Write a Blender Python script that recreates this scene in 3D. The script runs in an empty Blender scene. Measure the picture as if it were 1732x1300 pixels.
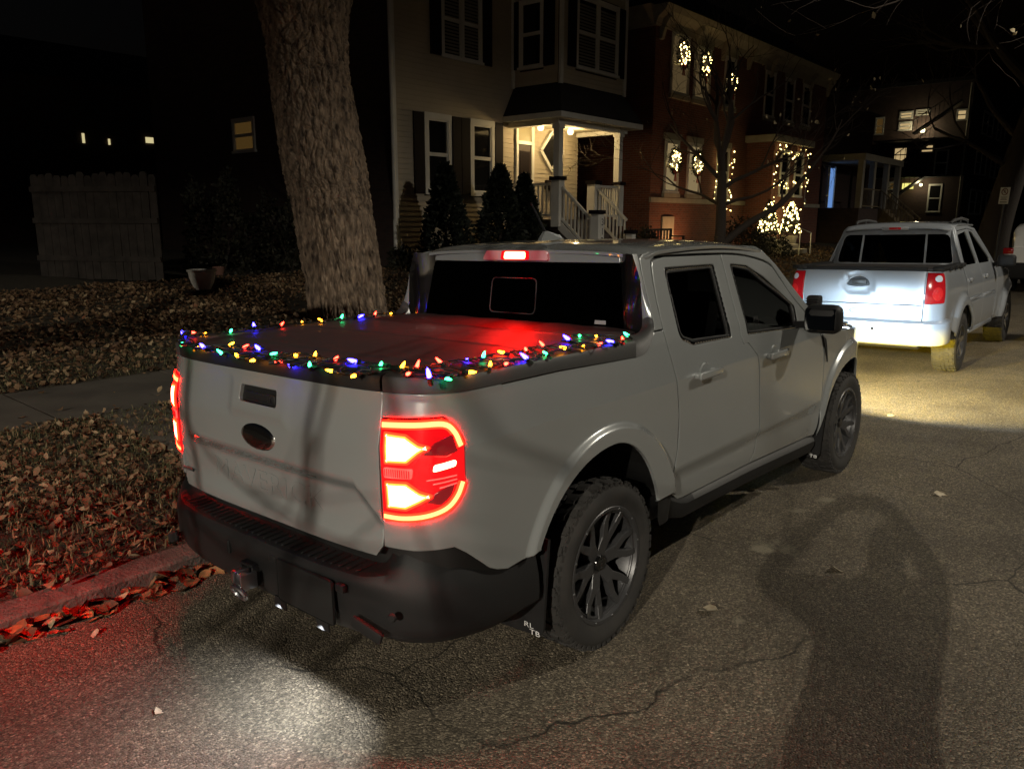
import bpy, bmesh, math, random
import numpy as np
from mathutils import Vector, Matrix, geometry
rng = np.random.default_rng(7); random.seed(7)
SC = bpy.context.scene
COL = SC.collection
# ------------------------------------------------------------------ camera
TILT = .025                       # the road falls towards the kerb; vehicles lean with it
CAM = np.array([2.588, -2.590, 1.7465]); YAW, PIT, ROL = -0.7041, 0.1930, -0.0169
_F = np.array([math.sin(YAW)*math.cos(PIT), math.cos(YAW)*math.cos(PIT), -math.sin(PIT)])
_R = np.array([math.cos(YAW), -math.sin(YAW), 0.]); _U = np.cross(_R, _F)
_R, _U = _R*math.cos(ROL)+_U*math.sin(ROL), _U*math.cos(ROL)-_R*math.sin(ROL)
def lean(p):
    x, y, z = p; return (x*math.cos(TILT)-z*math.sin(TILT), y, x*math.sin(TILT)+z*math.cos(TILT))
CAM, _F, _R, _U = (np.array(lean(p)) for p in (CAM, _F, _R, _U))
cd = bpy.data.cameras.new('camera'); cam = bpy.data.objects.new('camera', cd); COL.objects.link(cam)
cd.sensor_width = 36; cd.lens = 27.41; cd.clip_start = .02; cd.clip_end = 500
M4 = Matrix.Identity(4)
for i in range(3):
    M4[i][0], M4[i][1], M4[i][2], M4[i][3] = _R[i], _U[i], -_F[i], CAM[i]
cam.matrix_world = M4
SC.camera = cam
# ------------------------------------------------------------------ night sky
w = bpy.data.worlds.new('World'); SC.world = w; w.use_nodes = True
nt = w.node_tree; bg = nt.nodes['Background']
sky = nt.nodes.new('ShaderNodeTexSky'); sky.sky_type = 'NISHITA'; sky.sun_disc = False
sky.sun_elevation = math.radians(-4); sky.sun_rotation = math.radians(200)
nt.links.new(sky.outputs[0], bg.inputs[0]); bg.inputs[1].default_value = 0.05
SC.view_settings.view_transform = 'Standard'; SC.view_settings.look = 'None'
SC.view_settings.exposure = .15; SC.view_settings.gamma = 1
SC.cycles.use_denoising = True
SC.cycles.max_bounces = 6; SC.cycles.transparent_max_bounces = 12
SC.cycles.sample_clamp_indirect = 4.0
SC.cycles.caustics_reflective = False; SC.cycles.caustics_refractive = False

# ------------------------------------------------------------------ materials
def mat(name, col, rough=.5, metal=0., coat=0., coat_r=.03, spec=.5, emit=None, es=0., noise=None, bump=None, col2=None, alpha=None):
    """noise=(scale, detail, lo, hi) mixes col to col2; bump=(scale, strength, dist)"""
    m = bpy.data.materials.new(name); m.use_nodes = True
    n = m.node_tree.nodes; l = m.node_tree.links; b = n['Principled BSDF']
    b.inputs['Base Color'].default_value = (*col, 1); b.inputs['Roughness'].default_value = rough
    b.inputs['Metallic'].default_value = metal; b.inputs['Coat Weight'].default_value = coat
    b.inputs['Coat Roughness'].default_value = coat_r; b.inputs['Specular IOR Level'].default_value = spec
    if emit is not None:
        b.inputs['Emission Color'].default_value = (*emit, 1); b.inputs['Emission Strength'].default_value = es
    tc = n.new('ShaderNodeTexCoord')
    if noise:
        t = n.new('ShaderNodeTexNoise'); t.inputs['Scale'].default_value = noise[0]; t.inputs['Detail'].default_value = noise[1]
        l.new(tc.outputs['Object'], t.inputs['Vector'])
        r = n.new('ShaderNodeValToRGB'); r.color_ramp.elements[0].position = noise[2]; r.color_ramp.elements[1].position = noise[3]
        r.color_ramp.elements[0].color = (*col, 1); r.color_ramp.elements[1].color = (*(col2 or col), 1)
        l.new(t.outputs['Fac'], r.inputs['Fac']); l.new(r.outputs['Color'], b.inputs['Base Color'])
    if bump:
        t = n.new('ShaderNodeTexNoise'); t.inputs['Scale'].default_value = bump[0]; t.inputs['Detail'].default_value = 4
        l.new(tc.outputs['Object'], t.inputs['Vector'])
        q = n.new('ShaderNodeBump'); q.inputs['Strength'].default_value = bump[1]; q.inputs['Distance'].default_value = bump[2]
        l.new(t.outputs['Fac'], q.inputs['Height']); l.new(q.outputs['Normal'], b.inputs['Normal'])
    return m
def emis(name, col, s):
    m = bpy.data.materials.new(name); m.use_nodes = True; n = m.node_tree.nodes; n.clear()
    e = n.new('ShaderNodeEmission'); o = n.new('ShaderNodeOutputMaterial')
    e.inputs[0].default_value = (*col, 1); e.inputs[1].default_value = s
    m.node_tree.links.new(e.outputs[0], o.inputs[0]); return m
def glass(name, tint, rough=.0, ior=1.45):
    """thin pane: tinted see-through plus mirror reflection"""
    m = bpy.data.materials.new(name); m.use_nodes = True; n = m.node_tree.nodes; l = m.node_tree.links; n.clear()
    o = n.new('ShaderNodeOutputMaterial'); mx = n.new('ShaderNodeMixShader'); f = n.new('ShaderNodeFresnel'); f.inputs[0].default_value = ior
    t = n.new('ShaderNodeBsdfTransparent'); t.inputs[0].default_value = (*tint, 1)
    g = n.new('ShaderNodeBsdfGlossy'); g.inputs['Roughness'].default_value = rough
    l.new(f.outputs[0], mx.inputs[0]); l.new(t.outputs[0], mx.inputs[1]); l.new(g.outputs[0], mx.inputs[2]); l.new(mx.outputs[0], o.inputs[0])
    return m

# ------------------------------------------------------------------ object helpers
def link(o, parent=None):
    COL.objects.link(o)
    if parent is not None: o.parent = parent
    return o
def tag(o, label=None, cat=None, group=None, kind=None):
    if label: o['label'] = label
    if cat: o['category'] = cat
    if group: o['group'] = group
    if kind: o['kind'] = kind
    return o
def empty(name, loc=(0, 0, 0), rz=0, label=None, cat=None, group=None):
    o = bpy.data.objects.new(name, None); o.empty_display_size = .2; link(o); o.location = loc; o.rotation_euler[2] = rz
    return tag(o, label, cat, group)
def mesh_obj(name, v, f, m, parent=None, smooth=False, normals=None, angle=None):
    me = bpy.data.meshes.new(name); me.from_pydata([tuple(map(float, p)) for p in v], [], [tuple(map(int, q)) for q in f])
    if smooth or normals is not None: me.polygons.foreach_set('use_smooth', [True]*len(me.polygons))
    if normals is not None: me.normals_split_custom_set_from_vertices([tuple(map(float, q)) for q in normals])
    elif angle is not None: me.set_sharp_from_angle(angle=math.radians(angle))
    if m is not None:
        for k in (m if isinstance(m, (list, tuple)) else [m]): me.materials.append(k)
    me.update()
    o = bpy.data.objects.new(name, me); return link(o, parent)
class MB:
    """collects simple shapes into one mesh"""
    def __init__(s): s.v = []; s.f = []
    def add(s, v, f):
        o = len(s.v); s.v += [tuple(map(float, p)) for p in v]; s.f += [tuple(i+o for i in q) for q in f]; return s
    def box(s, lo, hi, M=None):
        x0, y0, z0 = lo; x1, y1, z1 = hi
        v = [(x0,y0,z0),(x1,y0,z0),(x1,y1,z0),(x0,y1,z0),(x0,y0,z1),(x1,y0,z1),(x1,y1,z1),(x0,y1,z1)]
        if M is not None: v = [tuple(M @ Vector(p)) for p in v]
        return s.add(v, [(3,2,1,0),(4,5,6,7),(0,1,5,4),(1,2,6,5),(2,3,7,6),(3,0,4,7)])
    def rbox(s, c, size, r=.01, seg=2, M=None):
        bm = bmesh.new(); bmesh.ops.create_cube(bm, size=1)
        for q in bm.verts: q.co = Vector((q.co.x*size[0], q.co.y*size[1], q.co.z*size[2]))
        bmesh.ops.bevel(bm, geom=bm.edges[:], offset=r, segments=seg, profile=.5, affect='EDGES')
        bm.verts.index_update()
        v = [q.co.copy() for q in bm.verts]
        v = [((M @ q) if M is not None else q) + Vector(c) for q in v]
        s.add(v, [[q.index for q in f.verts] for f in bm.faces]); bm.free(); return s
    def bar(s, p0, p1, w, h, up=(0, 0, 1), w1=None, h1=None):
        p0 = Vector(p0); p1 = Vector(p1); d = (p1-p0).normalized(); a = d.cross(Vector(up))
        if a.length < 1e-4: a = d.cross(Vector((1, 0, 0)))
        a.normalize(); b = a.cross(d).normalized(); w1 = w if w1 is None else w1; h1 = h if h1 is None else h1
        v = [p0+a*(sx*w/2)+b*(sz*h/2) for sx, sz in ((-1,-1),(1,-1),(1,1),(-1,1))]+[p1+a*(sx*w1/2)+b*(sz*h1/2) for sx, sz in ((-1,-1),(1,-1),(1,1),(-1,1))]
        return s.add(v, [(3,2,1,0),(4,5,6,7),(0,1,5,4),(1,2,6,5),(2,3,7,6),(3,0,4,7)])
    def tube(s, pts, rad, n=8, cap=True):
        pts = [Vector(p) for p in pts]; k = len(pts)
        if not hasattr(rad, '__len__'): rad = [rad]*k
        ring = []; prev = None
        for i, p in enumerate(pts):
            t = (pts[min(i+1, k-1)]-pts[max(i-1, 0)]).normalized()
            if prev is None:
                a = t.cross(Vector((0, 0, 1)))
                if a.length < .1: a = t.cross(Vector((1, 0, 0)))
            else: a = prev - t*prev.dot(t)
            a.normalize(); prev = a; b = t.cross(a)
            ring.append([p+(a*math.cos(2*math.pi*j/n)+b*math.sin(2*math.pi*j/n))*rad[i] for j in range(n)])
        v = [q for r_ in ring for q in r_]
        f = [(i*n+j, i*n+(j+1) % n, (i+1)*n+(j+1) % n, (i+1)*n+j) for i in range(k-1) for j in range(n)]
        if cap: f += [tuple(range(n))[::-1], tuple((k-1)*n+j for j in range(n))]
        return s.add(v, f)
    def lathe(s, prof, c=(0, 0, 0), axis='z', n=32, close=False):
        v = []; k = len(prof)
        for r, h in prof:
            for j in range(n):
                a = 2*math.pi*j/n; x, y = r*math.cos(a), r*math.sin(a)
                v.append({'z': (c[0]+x, c[1]+y, c[2]+h), 'x': (c[0]+h, c[1]+x, c[2]+y), 'y': (c[0]+y, c[1]+h, c[2]+x)}[axis])
        f = [(i*n+j, i*n+(j+1) % n, (i+1)*n+(j+1) % n, (i+1)*n+j) for i in range(k-1) for j in range(n)]
        if close: f += [((k-1)*n+j, (k-1)*n+(j+1) % n, (j+1) % n, j) for j in range(n)]
        return s.add(v, f)
    def prism(s, poly, d, o=(0, 0, 0)):
        """poly: 3-D points of a flat outline, d: extrusion vector"""
        k = len(poly); v = [tuple(np.add(p, o)) for p in poly]+[tuple(np.add(np.add(p, d), o)) for p in poly]
        return s.add(v, [tuple(range(k))[::-1], tuple(range(k, 2*k))]+[(i, (i+1) % k, (i+1) % k+k, i+k) for i in range(k)])
    def build(s, name, m, parent=None, smooth=False, angle=40):
        o = mesh_obj(name, s.v, s.f, m, parent, smooth, angle=angle if smooth else None)
        bm = bmesh.new(); bm.from_mesh(o.data); bmesh.ops.recalc_face_normals(bm, faces=bm.faces[:]); bm.to_mesh(o.data); bm.free()
        return o
def copy_tree(o, parent=None):
    c = o.copy(); COL.objects.link(c)
    if parent is not None: c.parent = parent
    for ch in o.children: copy_tree(ch, c)
    return c
def text_mesh(txt, size, depth=.0, align='CENTER', sx=1.):
    cu = bpy.data.curves.new('t', 'FONT'); cu.body = txt; cu.size = size; cu.extrude = depth; cu.align_x = align; cu.align_y = 'CENTER'; cu.resolution_u = 3
    ob = bpy.data.objects.new('t', cu); COL.objects.link(ob)
    bpy.context.view_layer.update()
    me = ob.to_mesh(); v = [(p.co.x*sx, p.co.y, p.co.z) for p in me.vertices]; f = [tuple(p.vertices) for p in me.polygons]
    ob.to_mesh_clear(); bpy.data.objects.remove(ob); bpy.data.curves.remove(cu); return v, f

# ------------------------------------------------------------------ curved panels cut from a surface
def fil(pts, r=.03, n=5):
    """polygon with rounded corners; a point may carry its own radius as third value"""
    out = []; k = len(pts)
    for i, p in enumerate(pts):
        q = np.array(p[:2], float); rr = p[2] if len(p) > 2 else r
        a = np.array(pts[i-1][:2])-q; b = np.array(pts[(i+1) % k][:2])-q; la, lb = np.linalg.norm(a), np.linalg.norm(b)
        a /= la; b /= lb; ang = math.acos(np.clip(a@b, -1, 1))
        if rr <= 0 or ang > 3.05: out.append(q); continue
        t = min(rr/math.tan(ang/2), .45*la, .45*lb)
        p0, p1 = q+a*t, q+b*t
        for j in range(n+1):
            u = j/n; out.append((1-u)**2*p0+2*u*(1-u)*q+u*u*p1)
    return np.array(out)
def crom(pts, n=6):
    """smooth open curve through points"""
    P = np.array(pts, float); P = np.vstack([2*P[0]-P[1], P, 2*P[-1]-P[-2]]); o = []
    for i in range(1, len(P)-2):
        for j in range(n):
            t = j/n; o.append(.5*((2*P[i])+(-P[i-1]+P[i+1])*t+(2*P[i-1]-5*P[i]+4*P[i+1]-P[i+2])*t*t+(-P[i-1]+3*P[i]-3*P[i+1]+P[i+2])*t**3))
    o.append(P[-2]); return np.array(o)
def _area(p): x, y = p[:, 0], p[:, 1]; return .5*np.sum(x*np.roll(y, -1)-y*np.roll(x, -1))
def _inside(poly, q):
    c = np.zeros(len(q), bool); a = poly; b = np.roll(poly, -1, 0)
    for (x0, y0), (x1, y1) in zip(a, b):
        if y0 == y1: continue
        cr = ((y0 > q[:, 1]) != (y1 > q[:, 1])); xs = (x1-x0)*(q[:, 1]-y0)/(y1-y0)+x0
        c ^= cr & (q[:, 0] < xs)
    return c
def _resample(p, d):
    o = []
    for a, b in zip(p, np.roll(p, -1, 0)):
        L = np.linalg.norm(b-a)
        if L < 1e-5: continue
        k = max(1, int(math.ceil(L/d)))
        for j in range(k): o.append(a+(b-a)*j/k)
    return np.array(o)
def panel(name, loops, mapf, m, parent=None, step=.06, thick=.014, edge=.003, ins=.005, center=(0, 1.2, .8), mirror=False, skirt=True, extra=None):
    L = []
    for i, p in enumerate(loops):
        p = np.array([q[:2] for q in p], float)
        if (_area(p) > 0) != (i == 0): p = p[::-1]
        L.append(_resample(p, step*.55))
    V = []; E = []; nb = 0; bidx = []; nout = []
    for p in L:
        o = len(V); k = len(p)
        t = np.roll(p, -1, 0)-p; t /= np.linalg.norm(t, axis=1)[:, None]; nl = np.stack([-t[:, 1], t[:, 0]], 1); na = nl+np.roll(nl, 1, 0)
        na /= np.maximum(np.linalg.norm(na, axis=1), .3)[:, None]
        V += list(p); E += [(o+j, o+(j+1) % k) for j in range(k)]; bidx.append((o, k)); nout += list(-na)
    nb = len(V); B = np.array(V); NO = np.array(nout)
    inner = []
    if ins > 0:
        inner = B-NO*ins
    allb = np.array(B)
    lo, hi = B.min(0), B.max(0)
    gx, gy = np.meshgrid(np.arange(lo[0]+step/2, hi[0], step), np.arange(lo[1]+step/2, hi[1], step)); G = np.stack([gx.ravel(), gy.ravel()], 1)
    ok = _inside(L[0], G)
    for h in L[1:]: ok &= ~_inside(h, G)
    G = G[ok]
    if extra is not None:      # extra points where the surface bends sharply
        X_ = np.asarray(extra); k_ = _inside(L[0], X_)
        for h in L[1:]: k_ &= ~_inside(h, X_)
        X_ = X_[k_]; lo_, hi_ = X_.min(0)-.02, X_.max(0)+.02
        near = np.zeros(len(G), bool)
        for q in range(0, len(G), 400): near[q:q+400] = (np.linalg.norm(G[q:q+400, None]-X_[None], axis=2).min(1) < .013)
        G = np.vstack([G[~near], X_])
    if len(G):
        dmin = np.full(len(G), 9.)
        for p in L:
            a = p; b = np.roll(p, -1, 0)
            for s0, s1 in zip(a, b):
                d = s1-s0; u = np.clip(((G-s0)@d)/(d@d), 0, 1); dmin = np.minimum(dmin, np.linalg.norm(G-(s0+u[:, None]*d), axis=1))
        G = G[dmin > max(step*.3, ins*2)]
    P = list(B)+list(inner)+list(G)
    vs, es, fs, ov, oe, of = geometry.delaunay_2d_cdt([Vector(q) for q in P], E, [], 0, 1e-6)
    Q = np.array([(q.x, q.y) for q in vs]); T = np.array([f for f in fs if len(f) == 3])
    cen = Q[T].mean(1); ok = _inside(L[0], cen)
    for h in L[1:]: ok &= ~_inside(h, cen)
    T = T[ok]
    e = 1e-3; u, v_ = Q[:, 0], Q[:, 1]
    P0 = mapf(u, v_); du = mapf(u+e, v_)-mapf(u-e, v_); dv = mapf(u, v_+e)-mapf(u, v_-e)
    N = np.cross(du, dv); N /= np.linalg.norm(N, axis=1)[:, None]+1e-12
    if np.sum(N*(P0-np.array(center))) < 0: N = -N
    Vn = N.copy(); P1 = P0.copy(); mp = {}
    for i, orig in enumerate(ov):
        for k in orig:
            if k < nb: mp[k] = i
    for k in range(nb):
        if k not in mp: mp[k] = int(np.argmin(np.sum((Q-B[k])**2, 1)))
    od = np.zeros((nb, 3))
    for k in range(nb):
        i = mp[k]; q = NO[k]
        d = du[i]*q[0]+dv[i]*q[1]; d /= np.linalg.norm(d)+1e-12; od[k] = d
        if ins > 0:
            P1[i] = P0[i]-N[i]*edge; nn = N[i]+d*.8; Vn[i] = nn/np.linalg.norm(nn)
    verts = list(P1); norms = list(Vn)
    # orient triangles
    fn = np.cross(P0[T[:, 1]]-P0[T[:, 0]], P0[T[:, 2]]-P0[T[:, 0]]); flip = np.sum(fn*N[T[:, 0]], 1) < 0
    T[flip] = T[flip][:, ::-1]
    faces = [tuple(t) for t in T]
    if skirt:
        o = len(verts)
        for k in range(nb): verts.append(P1[mp[k]]); norms.append(od[k])
        for k in range(nb): verts.append(P1[mp[k]]-N[mp[k]]*thick); norms.append(od[k])
        for (b0, kk) in bidx:
            for j in range(kk):
                a, b = b0+j, b0+(j+1) % kk; q = (o+a, o+nb+a, o+nb+b, o+b)
                c1 = np.cross(np.subtract(verts[q[1]], verts[q[0]]), np.subtract(verts[q[3]], verts[q[0]]))
                faces.append(q if c1@od[a] > 0 else q[::-1])
    res = [mesh_obj(name, verts, faces, m, parent, normals=norms)]
    if mirror:
        sg = np.array([-1, 1, 1]); res.append(mesh_obj(name, np.array(verts)*sg, [q[::-1] for q in faces], m, mirror if not isinstance(mirror, bool) else parent, normals=np.array(norms)*sg))
        return res
    return res[0]
def sst(a, b, x):
    t = np.clip((x-a)/(b-a), 0, 1); return t*t*(3-2*t)
# ================================================================== shared vehicle materials
M = {}
M['paint'] = mat('paint_pale_grey', (.315, .333, .335), .26, .25, 1., .02, noise=(1.7, 6, .3, .75), col2=(.29, .306, .306))
M['paint_dark'] = mat('dark_body', (.006, .006, .006), .6)
M['plastic'] = mat('black_plastic', (.011, .011, .0115), .6, spec=.32, bump=(220, .25, .002))
M['gplastic'] = mat('grey_plastic', (.045, .045, .045), .55, bump=(260, .3, .002))
M['gloss'] = mat('gloss_black', (.006, .006, .006), .12, coat=.6)
M['rubber'] = mat('tyre_rubber', (.022, .021, .020), .85, bump=(60, .25, .003), noise=(9, 4, .4, .7), col2=(.035, .032, .029))
M['rim'] = mat('rim_gunmetal', (.072, .072, .075), .40, .5)
M['steel'] = mat('steel', (.35, .36, .38), .35, 1.)
M['dark_metal'] = mat('dark_metal', (.04, .04, .04), .5, .6)
M['chrome'] = mat('chrome', (.75, .75, .75), .12, 1.)
M['vinyl'] = mat('black_vinyl', (.040, .036, .036), .50, bump=(7, .25, .02))
M['seat'] = mat('dark_seat', (.03, .03, .032), .8)
M['glass_rear'] = glass('tinted_rear_glass', (.02, .02, .02), 0, 1.35)
M['glass_tint'] = glass('tinted_glass', (.10, .10, .10), 0, 1.4)
M['glass_front'] = glass('front_glass', (.82, .85, .82), 0, 1.4)
M['white'] = mat('white_print', (.75, .75, .75), .6)
M['dark'] = mat('very_dark', (.003, .003, .003), .8)
M['tail_hot'] = emis('brake_lamp_core', (420, 3.4, 2.0), 1.0); M['tail_mid'] = emis('brake_lamp_mid', (230, .75, .10), 1.0); M['tail_out'] = emis('brake_lamp_edge', (90, .10, .03), 1.0)
M['tail_bar'] = emis('tail_lamp_bar', (90., 1.15, .34), 1.0)
M['tail_red'] = mat('tail_lens', (.35, .004, .006), .15, coat=1., emit=(.62, .003, .006), es=1.)
M['tail_pink'] = mat('reverse_lens', (.5, .15, .15), .2, emit=(.75, .09, .07), es=1., coat=1.)
M['tail_dim'] = mat('tail_lens_unlit', (.2, .01, .012), .12, coat=1., emit=(.20, .004, .008), es=.6)

# ================================================================== body surface of the grey pickup (right side)
BW = .905; TY = -.62; TB = .414; TN = 4.2; WB = 3.076; WZ = .366
_th = np.linspace(0, np.pi/2, 4001)
_px = BW*np.cos(_th)**(2/TN); _py = TY-TB*np.sin(_th)**(2/TN)
_l = np.concatenate([[0], np.cumsum(np.hypot(np.diff(_px), np.diff(_py)))]); TL = _l[-1]
def plan(s):
    s = np.asarray(s, float); q = np.clip(TY-s, 0, TL)
    return np.where(s >= TY, BW, np.interp(q, _l, _px)), np.where(s >= TY, s, np.interp(q, _l, _py))
def plan_n(s):
    e = 1e-3; x0, y0 = plan(s-e); x1, y1 = plan(s+e); tx, ty = x1-x0, y1-y0; L = np.hypot(tx, ty); return ty/L, -tx/L
def inset(s, z):
    d = .035*np.clip((.59-z)/.25, 0, 2)**2
    door = sst(.50, .60, s)*(1-sst(2.40, 2.55, s))
    d = d+door*.020*sst(0., 1., (.655-.012*(s-.5)-z)/.07)
    d = d+.030*np.clip((z-1.068)/.15, 0, 1)+.006*np.clip((z-1.03), 0, .3)
    for wy in (0., WB):
        r = np.hypot((s-wy)/.97, z-WZ); d = d-.024*(1-sst(.582, .615, r))
    body = BW-d; gh = .880-.36*(z-1.205); k = .012; h = np.clip(.5+.5*(gh-body)/k, 0, 1)
    x = np.where(s > TY, gh*(1-h)+body*h-k*h*(1-h), body)
    front = .24*np.clip((s-2.95)/.85, 0, 1.1)**1.9
    return BW-x+front
def side(s, z, dep=0.):
    x, y = plan(s); nx, ny = plan_n(s); d = inset(s, z)+dep
    return np.stack([x-nx*d, y-ny*d, np.broadcast_to(z, np.shape(x)).astype(float)], -1)
def sided(dep): return lambda u, v: side(u, v, dep)
def ytail(x): return TY-TB*np.clip(1-(np.abs(x)/BW)**TN, 0, 1)**(1/TN)
def tgd(x, z):
    a = np.abs(x); m = np.minimum(.920-z, (.625+(.851-z)*1.0-a)*.7)
    return .013*sst(0, .018, m)*sst(.70, .79, z) - .008*sst(.20, .16, a)*sst(1.07, 1.09, z)*sst(1.215, 1.19, z)
def tail(x, z, dep=0.):
    x = np.asarray(x, float); z = np.asarray(z, float)
    return np.stack([x, ytail(x)+inset(np.full_like(x, -1.5), z)+tgd(x, z)+dep, z], -1)
def zroof(y): return np.where(y < 1.15, 1.700-.022*((y-1.15)/.65)**2, 1.700-.060*((y-1.15)/.80)**2)-.020*sst(.66, .50, y)
RE = .74
def roof(x, y):
    x = np.asarray(x, float); y = np.asarray(y, float); t = np.abs(x)/RE
    return np.stack([x, y, zroof(y)-.014*t**2-.024*t**8], -1)
def zhood(y): return 1.125-.035*(y-2.5)-.07*np.clip((y-2.5)/1.35, 0, 2)**3
def hood(x, y):
    x = np.asarray(x, float); y = np.asarray(y, float); t = np.abs(x)/.90
    return np.stack([x, y, zhood(y)-.012*t**2-.045*t**8+.012*sst(.52, .46, np.abs(x))], -1)

GP = empty('pickup_truck', (0, 0, 0), label='pale grey pickup with coloured string lights round its bed, in the foreground', cat='pickup truck')
GP.rotation_euler[1] = -TILT
def arch(cy, af, ar, b, z0, z1, n=26):
    """opening from the front foot (z0) over the top to the rear foot (z1)"""
    o = []
    t0 = math.asin(np.clip((z0-WZ)/b, -1, 1)); t1 = math.pi-math.asin(np.clip((z1-WZ)/b, -1, 1))
    for i in range(n):
        t = t0+(t1-t0)*i/(n-1); a = af if t < math.pi/2 else ar
        o.append((cy+a*math.cos(t), WZ+b*math.sin(t)))
    return o
g = .0052
def rings(cy): return np.array([(cy+.97*r_*math.cos(t_), WZ+r_*math.sin(t_)) for r_ in (.570, .582, .588, .594, .600, .606, .612, .618, .630) for t_ in np.linspace(-.3, math.pi+.3, 150)])
def creases(y0, y1): return np.array([(y_, z_) for z_ in (1.060, 1.066, 1.070, 1.076) for y_ in np.arange(y0, y1, .03)])
# --- bed side with the tail lamp opening
LAMP = fil([(-1.132, 1.163, .012), (-.893, 1.172, .03), (-.833, 1.098, .03), (-.833, .938, .03), (-.884, .862, .03), (-1.015, .826, .05), (-1.130, .812, .012)], .02)
sail = crom([(.25, 1.216), (.331, 1.229), (.412, 1.281), (.440, 1.300)], 5)
rear_arch = arch(0., .40, .545, .530, .552, .60)
bed_out = [(-1.1345, 1.243), (-.8, 1.243), (-.3, 1.236)]+[tuple(p) for p in sail]+[(.522, 1.300), (.522, 1.237), (.552, 1.085), (.583, .908), (.574, .740), (.512, .552), (.36, .552)]+rear_arch+[(-.481, .606), (-.56, .588), (-.644, .583), (-.70, .60), (-.736, .618), (-.838, .704), (-.881, .733), (-1.019, .722), (-1.130, .724)]
bed_s = panel('bed_side', [bed_out, LAMP], side, M['paint'], GP, step=.024, mirror=True, extra=np.vstack([rings(0.), creases(-1.1, .6)]))
# --- pillar and roof rail
dtop = [(.526, 1.306), (.543, 1.448), (.580, 1.587), (.62, 1.617), (.723, 1.629), (1.31, 1.622), (1.61, 1.603), (1.9, 1.551), (1.998, 1.470), (2.100, 1.356), (2.228, 1.251), (2.436, 1.092)]
ppil = [(.448, 1.306), (.464, 1.341), (.474, 1.431), (.486, 1.554), (.500, 1.62), (.54, 1.640)]
rtop = [(y, float(zroof(np.array(y)))-.030) for y in (.60, .8, 1.0, 1.2, 1.4, 1.6, 1.75, 1.86)]
apil = [(2.00, 1.535), (2.12, 1.425), (2.26, 1.305), (2.50, 1.102)]
panel('cab_pillar', [ppil+rtop+apil+[(2.436, 1.092)]+[tuple(p) for p in crom(dtop[::-1][1:], 4)]], side, M['paint'], GP, step=.05, mirror=True)
# --- doors
B_line = [(1.317, 1.612), (1.292, 1.193), (1.367, 1.147), (1.440, 1.085), (1.468, 1.047), (1.492, .946), (1.527, .560), (1.47, .452)]
rd_rear = [(.515, .55), (.579, .740), (.589, .908), (.558, 1.085), (.529, 1.237), (.530, 1.306), (.549, 1.448), (.588, 1.583), (.63, 1.608), (.723, 1.619)]
rd = crom(rd_rear, 3).tolist()+[(1.317-g, 1.611)]+[(y-g, z) for y, z in crom(B_line, 3)[1:].tolist()]+[(.695, .468), (.64, .475)]
rg = fil([(.690, 1.572, .03), (1.212, 1.568, .02), (1.183, 1.196, .02), (.765, 1.204, .10), (.650, 1.246, .05)], .03)
def door(poly, hole, nm, pane_m, hy0, hy1, hz):
    out = []
    rl = panel(nm, [poly, hole], side, M['paint'], GP, step=.032, mirror=True, extra=np.vstack([creases(.5, 2.6), rings(0.), rings(WB)]))
    c = hole.mean(0)
    fr = lambda k: (hole-c)*(1-k/np.linalg.norm(hole-c, axis=1))[:, None]+c
    trim_o, trim_i = fr(.002), fr(.020)
    t = panel('window_trim', [trim_o, trim_i], sided(.003), M['chrome'], rl[0], step=.05, thick=.02, mirror=rl[1], ins=.003)
    t2 = panel('window_seal', [trim_i, fr(.036)], sided(.008), M['plastic'], rl[0], step=.05, thick=.02, mirror=rl[1], ins=.003)
    p = panel('window_pane', [fr(.03)], sided(.018), pane_m, rl[0], step=.08, thick=.004, mirror=rl[1], ins=.0, skirt=False)
    for sg, par in ((1, rl[0]), (-1, rl[1])):
        # handle: cup, grip and posts
        ym = (hy0+hy1)/2; x0 = float(side(np.array(ym), np.array(hz))[0])
        mb = MB(); mb.rbox((sg*(x0+.034), ym, hz+.004), (.020, hy1-hy0, .038), .009, 3)
        for yy in (hy0+.03, hy1-.03): mb.rbox((sg*(x0+.012), yy, hz+.002), (.05, .035, .030), .008, 2)
        mb.build('door_handle', M['paint'], par, True)
        mb = MB(); mb.lathe([(.001, sg*.0015), (.035, sg*.0015), (.050, sg*.003), (.056, -sg*.004)], (sg*x0, ym, hz), 'x', 28)
        mb.build('handle_cup', M['paint'], par, True)
    return rl
rear_doors = door(rd, rg, 'rear_door', M['glass_tint'], .715, .945, 1.062)
fd = [(y+g, z) for y, z in crom(B_line, 3).tolist()][::-1]+crom([(1.317+g, 1.612), (1.61, 1.593), (1.893, 1.540), (1.988, 1.460), (2.090, 1.346), (2.218, 1.241), (2.426, 1.082), (2.50, .97), (2.521, .881), (2.521, .685), (2.499, .483), (2.485, .400)], 3).tolist()[1:]+[(2.44, .402)]
fgl = fil([(1.392, 1.562, .02), (1.596, 1.545, .10), (1.780, 1.474, .10), (2.10, 1.285, .02), (2.085, 1.150, .02), (1.372, 1.188, .02)], .02)
front_doors = door(fd, fgl, 'front_door', M['glass_front'], 1.560, 1.800, 1.046)
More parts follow.
